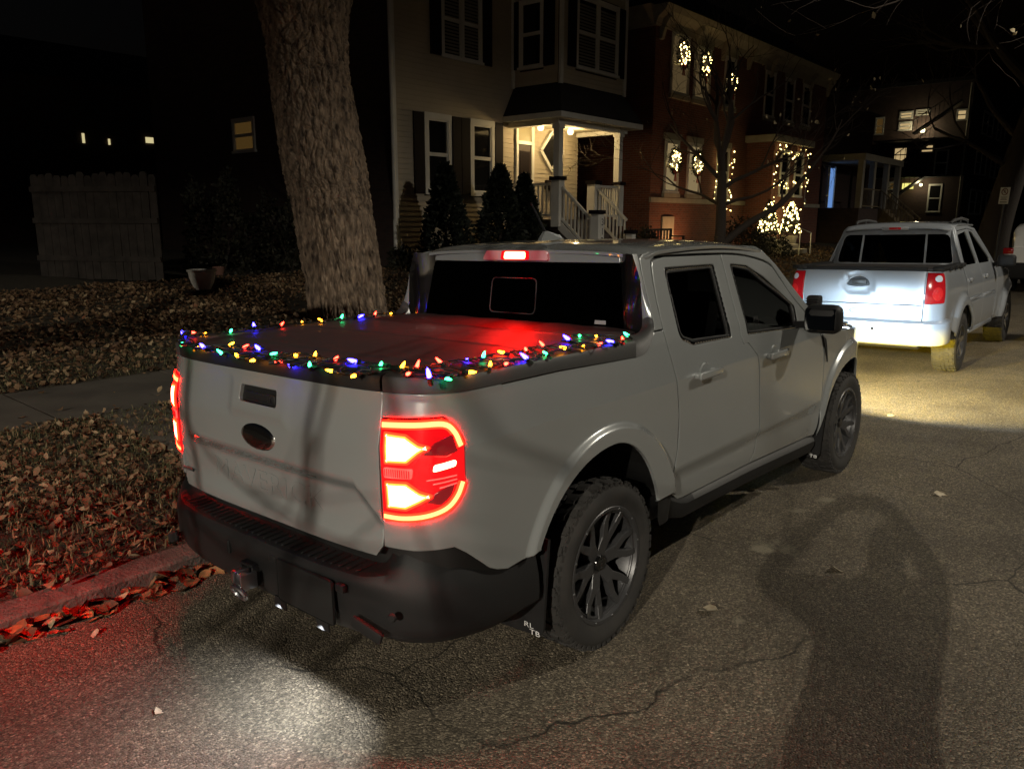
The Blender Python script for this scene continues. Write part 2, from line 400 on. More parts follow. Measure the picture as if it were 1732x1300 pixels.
# --- front wing
fa = arch(WB, .47, .575, .478, .42, .395)
fend = [(2.440, 1.084), (2.509, .968), (2.528, .881), (2.528, .685), (2.506, .483), (2.497, .395)]+fa[::-1][1:]+[(3.60, .42), (3.72, .55), (3.80, .80), (3.80, .97)]+[(y, float(zhood(np.array(y)))-.052) for y in (3.7, 3.5, 3.2, 2.9, 2.65, 2.48)]
panel('front_wing', [fend], side, M['paint'], GP, step=.028, mirror=True, extra=np.vstack([rings(WB), creases(2.4, 3.8)]))
for sg in (1, -1):
    p = side(np.array([2.535]*4+[2.575]), np.array([1.075, 1.03, .95, .885, 1.03])); mb = MB()
    mb.prism([(sg*(q[0]+.004), y, z) for q, y, z in zip(p, (2.445, 2.515, 2.55, 2.56, 2.56), (1.072, 1.035, .95, .885, 1.03))][:3]+[(sg*(.912), 2.556, .885), (sg*(.912), 2.548, .885), (sg*.908, 2.528, .95)], (sg*.006, 0, 0))
    mb.build('wing_vent', M['plastic'], GP)
# --- bonnet, windscreen, roof, front
panel('bonnet', [fil([(-.86, 2.52), (.86, 2.52), (.852, 2.95), (.80, 3.3), (.70, 3.65), (.55, 3.84), (-.55, 3.84), (-.70, 3.65), (-.80, 3.3), (-.852, 2.95)], .08)], hood, M['paint'], GP, step=.09, center=(0, 3, 0))
def wind(u, v):
    u = np.asarray(u, float); v = np.asarray(v, float); xe = .715+.105*v; cr = 1-(u**2)
    return np.stack([u*xe, 1.83+.60*v+.17*cr*(.35+.65*v), 1.643-.55*v+.012*cr*(1-v)], -1)
panel('windscreen', [fil([(-1, 0), (1, 0), (1, 1), (-1, 1)], .05)], wind, M['glass_front'], GP, step=.12, skirt=False, ins=0)
panel('roof', [fil([(-RE, .505), (RE, .505), (RE, 1.86), (.5, 1.93), (0, 1.965), (-.5, 1.93), (-RE, 1.86)], .06)], roof, M['paint'], GP, step=.06, center=(0, 1.2, 0))
def fasc(x, z):
    x = np.asarray(x, float); z = np.asarray(z, float)
    return np.stack([x, 3.44+.50*np.clip(1-(np.abs(x)/.80)**2.8, 0, 1)**(1/2.8)-.10*np.clip((z-.75)/.3, 0, 1)**2-.06*np.clip((.5-z)/.2, 0, 2), z], -1)
panel('front_fascia', [fil([(-.74, .56), (.74, .56), (.74, 1.0), (-.74, 1.0)], .05), fil([(-.45, .66), (.45, .66), (.45, .94), (-.45, .94)], .05)], fasc, M['paint'], GP, step=.08, center=(0, 2, .7))
panel('grille', [fil([(-.45, .66), (.45, .66), (.45, .94), (-.45, .94)], .05)], lambda x, z: fasc(x, z)-np.array([0, .02, 0]), M['plastic'], GP, step=.1, center=(0, 2, .7))
panel('front_bumper', [fil([(-.76, .30), (.76, .30), (.76, .555), (-.76, .555)], .06)], lambda x, z: fasc(x, z)+np.array([0, .02, 0]), M['plastic'], GP, step=.08, center=(0, 2, .7))
# --- rear header, glass and black corner trim
def rgl(x, z, dep=0.):
    x = np.asarray(x, float); z = np.asarray(z, float); cr = 1-np.clip(np.abs(x)/.66, 0, 1)**2
    return np.stack([x, .4854+(z-1.294)*.153-.030*cr+dep, z], -1)
panel('roof_header', [fil([(-.612, 1.598), (.612, 1.598), (.606, 1.644), (.3, 1.656), (-.3, 1.656), (-.606, 1.644)], .006)], lambda x, z: rgl(x, z, -.004+.15*np.clip((z-1.635)/.03, 0, 1)**2*.12), M['paint'], GP, step=.05, center=(0, 2, 1.5))
rw = panel('rear_window', [fil([(-.664, 1.294), (.664, 1.294), (.612, 1.594), (-.612, 1.594)], .02)], rgl, M['glass_rear'], GP, step=.08, skirt=False, ins=0, center=(0, 2, 1.4))
sw = fil([(-.155, 1.337), (.155, 1.337), (.150, 1.518), (-.150, 1.518)], .03); c = sw.mean(0)
panel('sliding_frame', [sw, (sw-c)*np.array([.965, .945])+c], lambda x, z: rgl(x, z, -.004), M['gplastic'], rw, step=.06, thick=.004, ins=.001, edge=.0005, center=(0, 2, 1.4))
panel('glass_border', [fil([(-.664, 1.285), (.664, 1.285), (.612, 1.598), (-.612, 1.598)], .02), fil([(-.645, 1.315), (.645, 1.315), (.594, 1.580), (-.594, 1.580)], .03)], lambda x, z: rgl(x, z, .004), M['gloss'], rw, step=.08, thick=.01, center=(0, 2, 1.4))
panel('window_sticker', [[(.506, 1.312), (.566, 1.312), (.566, 1.330), (.506, 1.330)]], lambda x, z: rgl(x, z, -.003), mat('sticker', (.35, .33, .33), .6), rw, step=.05, thick=.001, ins=0, center=(0, 2, 1.4))
zz = np.linspace(1.285, 1.640, 16)
gxe = np.interp(zz, [1.26, 1.294, 1.594, 1.65], [.668, .664, .612, .604]); gY = .4854+(zz-1.294)*.153
mx = np.interp(zz, [1.243, 1.274, 1.316, 1.364, 1.522, 1.582, 1.65], [.703, .749, .776, .772, .760, .738, .712]); mY = np.full_like(zz, .462)
oy = np.interp(zz, [1.216, 1.227, 1.281, 1.341, 1.431, 1.554, 1.62], [.25, .331, .412, .458, .469, .480, .494])
ox = side(oy, zz)[:, 0]-.004
for sg in (1, -1):
    def strip(nm, a, b, m_, bul):
        v = []; f = []; n = 7
        for i in range(len(zz)):
            for j in range(n):
                t = j/(n-1); v.append((sg*(a[0][i]*(1-t)+b[0][i]*t), a[1][i]*(1-t)+b[1][i]*t-bul*math.sin(math.pi*t), zz[i]))
        for i in range(len(zz)-1):
            for j in range(n-1):
                k = i*n+j; q = (k, k+1, k+n+1, k+n); f.append(q if sg > 0 else q[::-1])
        mesh_obj(nm, v, f, m_, GP, True)
    strip('corner_trim', (gxe-.004, gY+.002), (mx, mY), M['gloss'], .012)
    strip('pillar_edge', (mx, mY), (ox, oy+.002), M['paint'], .006)
    # sail at the foot of the pillar, in grey plastic
    so = crom([(.245, 1.214), (.331, 1.226), (.412, 1.279), (.446, 1.315), (.458, 1.35)], 5)
    si = [(.80, .235, 1.292), (.79, .33, 1.294), (.785, .40, 1.296), (.775, .452, 1.315), (.774, .458, 1.35)]; si = crom(si, 5)
    v = []; f = []; n = 6
    for (yy, z_), q in zip(so, si):
        xo = float(side(np.array(yy), np.array(z_))[0])+.002
        for j in range(n):
            t = j/(n-1); b = .016*math.sin(math.pi*t); v.append((sg*(xo*(1-t)+q[0]*t+b*.6), yy*(1-t)+q[1]*t-b*.3, z_*(1-t)+q[2]*t+b))
    for i in range(len(so)-1):
        for j in range(n-1):
            k = i*n+j; q = (k, k+1, k+n+1, k+n); f.append(q if sg < 0 else q[::-1])
    mesh_obj('sail_trim', v, f, M['gplastic'], GP, True)
# third brake lamp
cs = empty  # noqa
def chm(x, z): return rgl(x, z, -.026)
lens = panel('high_brake_lamp', [fil([(-.215, 1.606), (.225, 1.606), (.205, 1.654), (-.185, 1.654)], .012)], chm, mat('clear_lens', (.45, .42, .43), .15, coat=1., emit=(.5, .01, .02), es=.35), GP, step=.05, thick=.03, center=(0, 2, 1.6))
panel('brake_bulbs', [fil([(-.06, 1.612), (.085, 1.612), (.082, 1.649), (-.055, 1.649)], .012)], lambda x, z: rgl(x, z, -.031), emis('high_brake_core', (520, 2.4, 1.1), 1.), lens, step=.05, thick=.008, center=(0, 2, 1.6))
panel('brake_lens', [fil([(-.085, 1.608), (.11, 1.608), (.105, 1.653), (-.08, 1.653)], .012)], lambda x, z: rgl(x, z, -.028), M['tail_red'], lens, step=.05, thick=.008, center=(0, 2, 1.6))
# --- tailgate
gate_o = [(-.660, 1.243), (.660, 1.243), (.664, 1.16), (.660, .724), (.632, .684), (-.632, .684), (-.660, .724), (-.664, 1.16)]
hh = fil([(-.125, 1.128, .015), (.125, 1.128, .015), (.118, 1.192, .012), (-.118, 1.192, .012)], .012)
TG = panel('tailgate', [gate_o, hh], tail, M['paint'], GP, step=.035, center=(0, 2, .9))
panel('handle_recess', [hh], lambda x, z: tail(x, z, .018), M['plastic'], TG, step=.05, center=(0, 2, .9), skirt=False, ins=0)
mb = MB(); mb.rbox((0, -1.008, 1.150), (.205, .016, .036), .007, 3); mb.rbox((.07, -1.018, 1.150), (.022, .006, .022), .003, 2); mb.build('tailgate_handle', M['plastic'], TG, True)
mb = MB(); v = []; f = []
for k, (rx, rz, yy) in enumerate(((.004, .002, -.026), (.090, .036, -.024), (.100, .044, -.019), (.112, .050, -.016), (.120, .054, -.006), (.122, .056, .004))):
    for j in range(48):
        t = 2*math.pi*j/48; v.append((rx*math.cos(t), -1.020+yy, 1.002+rz*math.sin(t)))
    if k: f += [((k-1)*48+j, (k-1)*48+(j+1) % 48, k*48+(j+1) % 48, k*48+j) for j in range(48)]
o = mesh_obj('oval_emblem', v, f, [M['chrome'], M['gloss']], TG, True)
for p in o.data.polygons: p.material_index = 1 if p.index < 48*2 else 0
mb = MB(); mb.rbox((-.60, -1.018, .762), (.085, .006, .013), .002, 2); mb.build('badge', M['gplastic'], TG)
tv, tf = text_mesh('MAVERICK', .118, .0, sx=1.32)
P = tail(np.array([q[0] for q in tv]), np.array([q[1] for q in tv])+.818)
def emboss(nm, v2, f2, mp, h, m_, par):
    v2 = np.array(v2); k = len(v2); n = h
    bm = bmesh.new(); vs = [bm.verts.new(q) for q in v2]
    for q in f2:
        try: bm.faces.new([vs[i] for i in q])
        except ValueError: pass
    r = bmesh.ops.extrude_face_region(bm, geom=bm.faces[:]); top = [e for e in r['geom'] if isinstance(e, bmesh.types.BMVert)]
    for q in top: q.co += Vector(n)
    me = bpy.data.meshes.new(nm); bmesh.ops.recalc_face_normals(bm, faces=bm.faces[:]); bm.to_mesh(me); bm.free(); me.materials.append(m_)
    return link(bpy.data.objects.new(nm, me), par)
emboss('stamped_name', P+np.array([0, .002, 0]), tf, None, (0, -.0045, 0), M['paint'], TG)
# dark shell behind the shut lines
panel('inner_shell', [[(-1.13, 1.22), (.45, 1.22), (.50, 1.60), (.75, 1.63), (1.85, 1.59), (2.45, 1.09), (3.7, .98), (3.7, .5), (3.6, .42)]+arch(WB, .49, .60, .50, .40, .40)+[(2.40, .34), (.45, .40)]+arch(0, .42, .57, .55, .45, .60)+[(-.75, .60), (-1.13, .70)], (rg-rg.mean(0))*1.03+rg.mean(0), (fgl-fgl.mean(0))*1.03+fgl.mean(0), (LAMP-LAMP.mean(0))*1.02+LAMP.mean(0)], sided(.022), M['paint_dark'], GP, step=.09, mirror=True, skirt=False, ins=0)
panel('tail_shell', [[(-.68, 1.24), (.68, 1.24), (.68, .60), (-.68, .60)]], lambda x, z: tail(x, z, .06), M['paint_dark'], GP, step=.09, skirt=False, ins=0, center=(0, 2, .9))
# --- tail lamps
def ins_poly(p, d):
    p = np.asarray(p); q = p if _area(p) > 0 else p[::-1]
    t = np.roll(q, -1, 0)-q; t /= np.linalg.norm(t, axis=1)[:, None]+1e-9; n = np.stack([-t[:, 1], t[:, 0]], 1); n = n+np.roll(n, 1, 0); n /= np.maximum(np.linalg.norm(n, axis=1), .4)[:, None]
    return q+n*d
def lampset():
    H = panel('tail_lamp', [ins_poly(LAMP, .004)], sided(-.004), M['tail_red'], GP, step=.04, thick=.03, mirror=True)
    def sub(nm, poly, m_, dep):
        panel(nm, [poly], sided(dep), m_, H[0], step=.04, thick=.006, mirror=H[1], ins=.003, edge=.001)
    w = .0155
    def band(pts, w):
        P = crom(pts, 5); t = np.gradient(P, axis=0); t /= np.linalg.norm(t, axis=1)[:, None]; n = np.stack([-t[:, 1], t[:, 0]], 1)
        return np.vstack([P+n*w/2, (P-n*w/2)[::-1]])
    for pp_ in ([(-1.122, 1.142), (-1.0, 1.147), (-.905, 1.149), (-.868, 1.122), (-.850, 1.075)], [(-.848, .955), (-.868, .910), (-.905, .872), (-.97, .848), (-1.05, .836), (-1.120, .836)]): sub('bar_lens', band(pp_, .030), M['tail_out'], -.0065)
    sub('light_bar', band([(-1.122, 1.142), (-1.0, 1.147), (-.905, 1.149), (-.868, 1.122), (-.850, 1.075)], .0165), M['tail_bar'], -.008)
    sub('light_bar', band([(-.848, .955), (-.868, .910), (-.905, .872), (-.97, .848), (-1.05, .836), (-1.120, .836)], .0145), M['tail_bar'], -.008)
    bl_ = fil([(-1.112, 1.122, .006), (-1.030, 1.118, .02), (-.985, 1.090, .01), (-.940, 1.080, .012), (-.985, 1.052, .01), (-1.025, 1.018, .02), (-1.110, 1.014, .006)], .01)
    sub('brake_light', bl_, M['tail_out'], -.0085); sub('reflector_glow', ins_poly(bl_, .007), M['tail_mid'], -.0095); sub('bulb_core', ins_poly(bl_, .014), M['tail_hot'], -.0105)
    bl_ = fil([(-1.112, .958, .006), (-1.030, .962, .02), (-.985, .932, .01), (-.935, .918, .012), (-.985, .888, .01), (-1.035, .862, .02), (-1.108, .862, .006)], .01)
    sub('brake_light', bl_, M['tail_out'], -.0085); sub('reflector_glow', ins_poly(bl_, .007), M['tail_mid'], -.0095); sub('bulb_core', ins_poly(bl_, .014), M['tail_hot'], -.0105)
    sub('side_marker', fil([(-.945, .996), (-.872, 1.012), (-.868, 1.032), (-.940, 1.018)], .010), M['tail_hot'], -.010)
    rv = fil([(-1.112, .968), (-1.012, .972), (-1.006, 1.006), (-1.112, 1.004)], .008)
    sub('reverse_lens', rv, M['tail_pink'], -.009)
    sub('dark_lens', fil([(-.985, 1.052), (-.935, 1.092), (-.872, 1.118), (-.862, 1.06), (-.90, 1.045)], .008), M['tail_dim'], -.007)
    sub('dark_lens', fil([(-.985, .895), (-.930, .930), (-.872, .958), (-.885, .915), (-.92, .882)], .008), M['tail_dim'], -.007)
    for k in range(3):
        a = .966-.013*k
        sub('lens_ridge', [(-.965+.02*k, a), (-.868, a+.012), (-.868, a+.016), (-.965+.02*k, a+.004)], M['tail_pink'], -.008)
    for k in range(12):
        s0 = -1.108+.0078*k
        sub('lens_rib', [(s0, .974), (s0+.003, .974), (s0+.003, 1.000), (s0, 1.000)], M['tail_red'], -.011)
lampset()
# --- rail caps, tailgate cap, bed cover
def cap(nm, svals, prof, m_, mirror=True):
    v = []; f = []; k = len(prof)
    x, y = plan(svals); nx, ny = plan_n(svals)
    for i in range(len(svals)):
        for off, z in prof: v.append((x[i]-nx[i]*off, y[i]-ny[i]*off, z-(np.interp(svals[i], [-1.13, -.3, .245], [0., .007, .030]) if z < 1.25 else np.interp(svals[i], [-1.13, .245], [0., .010]))))
    for i in range(len(svals)-1):
        for j in range(k-1): q = i*k+j; f.append((q, q+k, q+k+1, q+1))
    f += [tuple(range(k)), tuple(range((len(svals)-1)*k, len(svals)*k))[::-1]]
    for sg in (1, -1):
        mesh_obj(nm, [(sg*a, b, c_) for a, b, c_ in v], f if sg > 0 else [q[::-1] for q in f], m_, GP, True, angle=35)
prof = [(.030, 1.246), (.029, 1.283), (.036, 1.296), (.052, 1.302), (.150, 1.302), (.156, 1.27)]
cap('rail_cap', np.linspace(-1.128, .243, 70), prof, M['gplastic'])
v = []; f = []; xs = np.linspace(-.655, .655, 40); k = len(prof)
for x in xs:
    for off, z in prof: v.append((x, float(ytail(np.array(x)))+off, z))
for i in range(len(xs)-1):
    for j in range(k-1): q = i*k+j; f.append((q, q+1, q+k+1, q+k))
mesh_obj('tailgate_cap', v, f, M['plastic'], GP, True, angle=35)
def cover(x, y):
    x = np.asarray(x, float); y = np.asarray(y, float)
    z = 1.306-.010*sst(.60, .80, np.abs(x))-.006*np.cos(y*9+.5)*(1-(x/.8)**2)
    for yb in (-.72, -.30, .12): z = z+.006*np.exp(-((y-yb)/.018)**2)
    z = z+.0025*np.sin(x*23+y*7)*np.sin(y*15-x*4)*(1-(x/.85)**2)
    return np.stack([x, y, z], -1)
panel('bed_cover', [fil([(-.765, -.90), (-.60, -.955), (.60, -.955), (.765, -.90), (.765, .445), (-.765, .445)], .05)], cover, M['vinyl'], GP, step=.025, thick=.03, center=(0, 0, 0))
# --- rear bumper
def bplan(t):
    x = .918*np.sign(np.cos(t))*np.abs(np.cos(t))**(2/3.6); y = -.60-.505*np.abs(np.sin(t))**(2/3.6); return x, y
ts = np.concatenate([[.003], np.linspace(.02, math.pi-.02, 90), [math.pi-.003]]); pts = []
prof_c = [(.16, .675), (.145, .640), (.125, .628), (.015, .618), (.003, .606), (.0, .585), (.010, .44), (.03, .40), (.08, .375), (.20, .37)]
prof_s = [(.075, .715), (.062, .700), (.045, .670), (.030, .640), (.016, .605), (.006, .57), (.004, .46), (.014, .42), (.05, .385), (.20, .37)]
prof_e = [(.050, .66), (.046, .64), (.042, .620), (.036, .59), (.026, .55), (.016, .50), (.012, .44), (.016, .40), (.04, .375), (.15, .37)]
V = []; Fc = []; k = len(prof_c)
arc = []
for t in ts:
    x, y = bplan(t)
    a = float(sst(.60, .76, abs(x))) if y < -.80 else 1.; e = float(sst(-.88, -.66, y))
    x2, y2 = bplan(t+1e-3); x1, y1 = bplan(t-1e-3); tx, ty = x2-x1, y2-y1; L = math.hypot(tx, ty)+1e-9; nx, ny = -ty/L, tx/L
    if nx*x+ny*(y+.6) < 0: nx, ny = -nx, -ny
    for pc, ps, pe in zip(prof_c, prof_s, prof_e):
        off = (pc[0]*(1-a)+ps[0]*a)*(1-e)+pe[0]*e; z = (pc[1]*(1-a)+ps[1]*a)*(1-e)+pe[1]*e
        V.append((x-nx*off, y-ny*off, z))
# carry the ends forward to the wheel opening
n0 = len(V)//k
rows = [V[i*k:(i+1)*k] for i in range(n0)]
first = [(p[0], -.47, p[2]) for p in rows[0]]; last = [(p[0], -.47, p[2]) for p in rows[-1]]
rows = [first]+rows+[last]
V = [p for r_ in rows for p in r_]
for i in range(len(rows)-1):
    for j in range(k-1): q = i*k+j; Fc.append((q, q+k, q+k+1, q+1))
BU = mesh_obj('rear_bumper', V, Fc, M['plastic'], GP, True, angle=38)
bm = bmesh.new(); bm.from_mesh(BU.data); bmesh.ops.recalc_face_normals(bm, faces=bm.faces[:]); bm.to_mesh(BU.data); bm.free()
mb = MB()
for i in range(30):
    x = -.575+1.15*i/29
    yb = -.60-.505*(1-(abs(x)/.918)**3.6)**(1/3.6)
    mb.rbox((x, yb+.066, .629), (.013, .085, .007), .003, 1)
mb.build('step_tread', M['plastic'], BU)
mb = MB(); mb.rbox((.345, -1.106, .508), (.33, .014, .165), .012, 2); mb.build('licence_plate', M['dark'], BU, True)
for xx in (.145, .545):
    mb = MB(); mb.rbox((xx, -1.098, .575), (.045, .02, .03), .006, 2); mb.build('plate_lamp_housing', M['plastic'], BU, True)
for sg in (1, -1):
    mb = MB(); mb.lathe([(.001, -.004), (.011, -.004), (.014, -.001), (.016, .002)], (0, 0, 0), 'y', 20)
    o = mb.build('parking_sensor', M['plastic'], BU, True); o.location = (sg*.76, -1.062, .52); o.rotation_euler[2] = sg*.45
    mb = MB(); mb.rbox((0, 0, 0), (.13, .02, .045), .010, 2)
    o = mb.build('bumper_slot', M['dark'], BU, True); o.location = (sg*.66, -1.087, .455); o.rotation_euler = (0, sg*.35, sg*.22)
mb = MB(); mb.rbox((-.16, -1.100, .545), (.020, .02, .055), .004, 1); mb.build('plug_socket', M['dark'], BU)
# hitch
HI = None
mb = MB()
for a, b in (((-.04, .0), (.012, .08)), ((.04, .0), (.012, .08)), ((0., .04), (.08, .012)), ((0., -.04), (.08, .012))):
    mb.rbox((.0+a[0], -1.05, .480+a[1]), (b[0], .16, b[1]), .003, 1)
HI = mb.build('hitch_receiver', M['plastic'], GP)
mb = MB(); mb.rbox((.0, -1.13, .482), (.052, .10, .052), .006, 2)
for sg in (1, -1): mb.rbox((.05+sg*.024, -1.165, .486), (.012, .07, .065), .005, 2)
mb.rbox((.035, -1.17, .50), (.08, .03, .03), .005, 2)
mb.build('hitch_mount', M['steel'], HI, True)
mb = MB(); R_ = []
for j in range(25):
    t = 2*math.pi*j/24; R_.append((.055+.040*math.cos(t), -1.195-.012*math.sin(t), .448+.026*math.sin(t)))
mb.tube(R_, .0095, 8); mb.build('shackle_ring', M['steel'], HI, True)
# --- sills
for sg in (1, -1):
    ys = np.linspace(.36, 2.50, 30); V = []; Fc = []
    pr_ = [(.030, .075), (.012, .060), (.002, .036), (.006, .0), (.03, -.055), (.10, -.070)]; k = len(pr_)
    for y in ys:
        zt = np.interp(y, [.36, .52, .70, 1.45, 2.5], [.475, .475, .400, .378, .325])
        for off, dz in pr_: V.append((sg*(.885-off), y, zt+dz*.9))
    for i in range(len(ys)-1):
        for j in range(k-1): q = i*k+j; Fc.append((q, q+k, q+k+1, q+1) if sg < 0 else (q, q+1, q+k+1, q+k))
    o = mesh_obj('sill', V, Fc, [M['plastic'], M['gplastic']], GP, True, angle=30)
    for p in o.data.polygons:
        if p.index % (k-1) in (0, 1): p.material_index = 1 if ys[p.index//(k-1)] > .75 else 0
# --- underbody and wheel housings
mb = MB(); mb.rbox((0, 1.4, .46), (1.20, 4.7, .28), .03, 1); mb.rbox((0, .30, .36), (.50, 2.2, .12), .03, 1); mb.rbox((0, -.75, .52), (1.5, .5, .16), .03, 1)
mb.build('underbody', M['paint_dark'], GP)
for sg in (1, -1):
    for cy in (0., WB):
        mb = MB(); v = []; f = []; n = 20
        for x in (.60, .885 if cy < 1 else .80):
            for j in range(n):
                t = math.radians(4)+math.radians(172)*j/(n-1); v.append((sg*x, cy+.50*math.cos(t), WZ+.53*math.sin(t)))
        f = [(j, j+1, n+j+1, n+j) for j in range(n-1)]
        v.append((sg*.60, cy, WZ)); f += [(2*n, j, j+1) for j in range(n-1)]
        mesh_obj('wheel_housing', v, f, M['paint_dark'], GP)
# --- wheels
def make_wheel(parent, loc, sg, R=WZ, wd=.235, rim_r=.2525, style='y'):
    """axis along +x (outer face towards +x), mirrored with sg"""
    h = wd/2
    mb = MB(); mb.lathe([(rim_r-.004, h-.022), (rim_r+.004, h-.010), (rim_r-.002, h-.004), (rim_r-.016, h-.006), (rim_r-.026, h-.030), (rim_r-.040, h-.075), (rim_r-.045, -h+.02)], (0, 0, 0), 'x', 56)
    mb.lathe([(rim_r-.05, h-.12), (.02, h-.13)], (0, 0, 0), 'x', 40)
    wh = mb.build('wheel', M['rim'], parent, True)
    wh.location = loc
    if sg < 0: wh.rotation_euler[2] = math.pi
    mb = MB()
    pf = [(rim_r-.005, -h+.015), (rim_r+.012, -h+.004), (rim_r+.035, -h-.004), (R-.055, -h-.006), (R-.022, -h+.008), (R-.008, -h+.030), (R-.007, 0), (R-.008, h-.030), (R-.022, h-.008), (R-.050, h+.006), (rim_r+.04, h+.004), (rim_r+.014, h-.002), (rim_r-.002, h-.008)]
    mb.lathe(pf, (0, 0, 0), 'x', 72)
    ty = mb.build('tyre', M['rubber'], wh, True, 60)
    mb = MB(); nb = 56
    for j in range(nb):
        t = 2*math.pi*j/nb
        for (xc, wx, ph, ex) in ((-.092, .034, 0, .0), (-.047, .036, .5, 0), (0., .030, .2, 0), (.047, .036, .6, 0), (.092, .034, .1, 0)):
            a = t+ph*2*math.pi/nb; Mx = Matrix.Rotation(a, 4, 'X'); L = 2*math.pi*R/nb*.74
            rr = R-.0045-(.004 if abs(xc) > .08 else 0)
            mb.box((xc-wx/2, -L/2, rr-.008), (xc+wx/2, L/2, rr+.004), Mx @ Matrix.Rotation(.22*(1 if j % 2 else -1), 4, 'Z'))
        for s2 in (1, -1):     # shoulder lugs
            a = t+.25*2*math.pi/nb; Mx = Matrix.Rotation(a, 4, 'X'); L = 2*math.pi*R/nb*(.62 if j % 2 else .45)
            mb.box((s2*(h-.008)-.006, -L/2, R-.045), (s2*(h-.008)+.004, L/2, R-.012), Mx)
    mb.build('tread_blocks', M['rubber'], wh)
    xf = h-.030
    if style == 'y':
        for j in range(6):
            a = 2*math.pi*(j+.25)/6; mb = MB()
            def pt(r, da, x): return (x, r*math.cos(a+da), r*math.sin(a+da))
            mb.bar(pt(.030, 0, xf-.045), pt(.125, 0, xf-.022), .056, .045, (1, 0, 0), .064, .036)
            for s2 in (1, -1):
                mb.bar(pt(.112, s2*.10, xf-.024), pt(.185, s2*.235, xf-.012), .038, .036, (1, 0, 0), .033, .030)
                mb.bar(pt(.182, s2*.235, xf-.012), pt(rim_r-.014, s2*.22, xf+.006), .033, .030, (1, 0, 0), .028, .020)
            o = mb.build('spoke', M['rim'], wh)
            bv = o.modifiers.new('b', 'BEVEL'); bv.width = .004; bv.segments = 2
        for j in range(12):
            a = 2*math.pi*(j+.5)/12; mb = MB(); mb.lathe([(.001, .004), (.005, .003), (.006, -.004)], (0, 0, 0), 'x', 8)
            o = mb.build('rim_bolt', M['steel'], wh, True); o.location = (h-.006, (rim_r-.010)*math.cos(a), (rim_r-.010)*math.sin(a))
        mb = MB(); ring = [(xf+.004, .226*math.cos(2*math.pi*j/60), .226*math.sin(2*math.pi*j/60)) for j in range(61)]
        mb.tube(ring, .0065, 8, False); mb.build('rim_ring', M['rim'], wh, True)
        mb = MB(); mb.lathe([(.001, xf-.008), (.030, xf-.008), (.034, xf-.012), (.036, xf-.03), (.055, xf-.045), (.06, xf-.09)], (0, 0, 0), 'x', 32); hb = mb.build('hub_cap', M['gloss'], wh, True)
        tv, tf = text_mesh('FTS', .026, .0, sx=1.05)
        if sg > 0: mesh_obj('cap_lettering', [(xf-.0065, -q[1], q[0]) for q in tv], tf, M['rim'], wh)
        for j in range(5):
            a = 2*math.pi*j/5+.3; mb = MB(); mb.lathe([(.001, .012), (.008, .010), (.009, -.02)], (0, 0, 0), 'x', 6); o = mb.build('wheel_nut', M['rim'], wh); o.location = (xf-.045, .062*math.cos(a), .062*math.sin(a))
    mb = MB(); mb.lathe([(.155, -.01), (.155, -.035), (.02, -.035)], (h-.13, 0, 0), 'x', 40); mb.build('brake_disc', M['dark_metal'], wh, True)
    return wh
for sg in (1, -1):
    for cy in (0., WB):
        o = make_wheel(GP, (sg*(.905-.1175), cy, WZ), sg)
        o.rotation_euler[0] = .35 if cy else -.1
    # mud flaps
    for cy, dz in ((0., 0), (WB, 0)):
        yf = cy-.425 if cy == 0 else cy-.475
        mb = MB(); b = .30
        poly = [(sg*.655, yf, .205), (sg*.865, yf, .215), (sg*.885, yf+.0, .24), (sg*.915, yf+.0, .62), (sg*.70, yf+.02, .62)]
        mb.prism(poly, (0, .012, 0)); fl = mb.build('mud_flap', M['plastic'], GP)
        for row, (txt, xx, zz_) in enumerate((('RL', .815, .247), ('TB', .845, .222))):
            tv, tf = text_mesh(txt, .030, 0, sx=1.5)
            mesh_obj('flap_logo', [(sg*(xx)+q[0]*1., yf-.002, zz_+q[1]) for q in tv], tf, M['white'], fl)
# --- cabin
mb = MB(); mb.rbox((0, 1.45, .70), (1.55, 2.0, .12), .03, 1); CB = mb.build('cabin_floor', M['seat'], GP)
def seat(x, y, wdt):
    mb = MB(); mb.rbox((x, y, .86), (wdt, .50, .18), .05, 2); mb.rbox((x, y-.24, 1.12), (wdt, .16, .56), .06, 2, Matrix.Rotation(-.25, 3, 'X'))
    hr = [x] if wdt < .8 else [x-.38, x+.38]
    for q in hr: mb.rbox((q, y-.33, 1.44), (.26, .10, .17), .04, 2); mb.tube([(q-.05, y-.31, 1.32), (q-.05, y-.33, 1.4)], .007, 6)
    mb.build('seat', M['seat'], GP, True)
seat(.37, 1.72, .50); seat(-.37, 1.72, .50); seat(0, .95, 1.30)
mb = MB(); mb.rbox((0, 2.40, 1.0), (1.45, .35, .22), .06, 2); mb.build('dashboard', M['seat'], GP, True)
mb = MB(); mb.tube([(-.37+.18*math.cos(2*math.pi*j/24), 2.14-.06*math.sin(2*math.pi*j/24), 1.12+.17*math.sin(2*math.pi*j/24)) for j in range(25)], .015, 8); mb.build('steering_wheel', M['plastic'], GP, True)
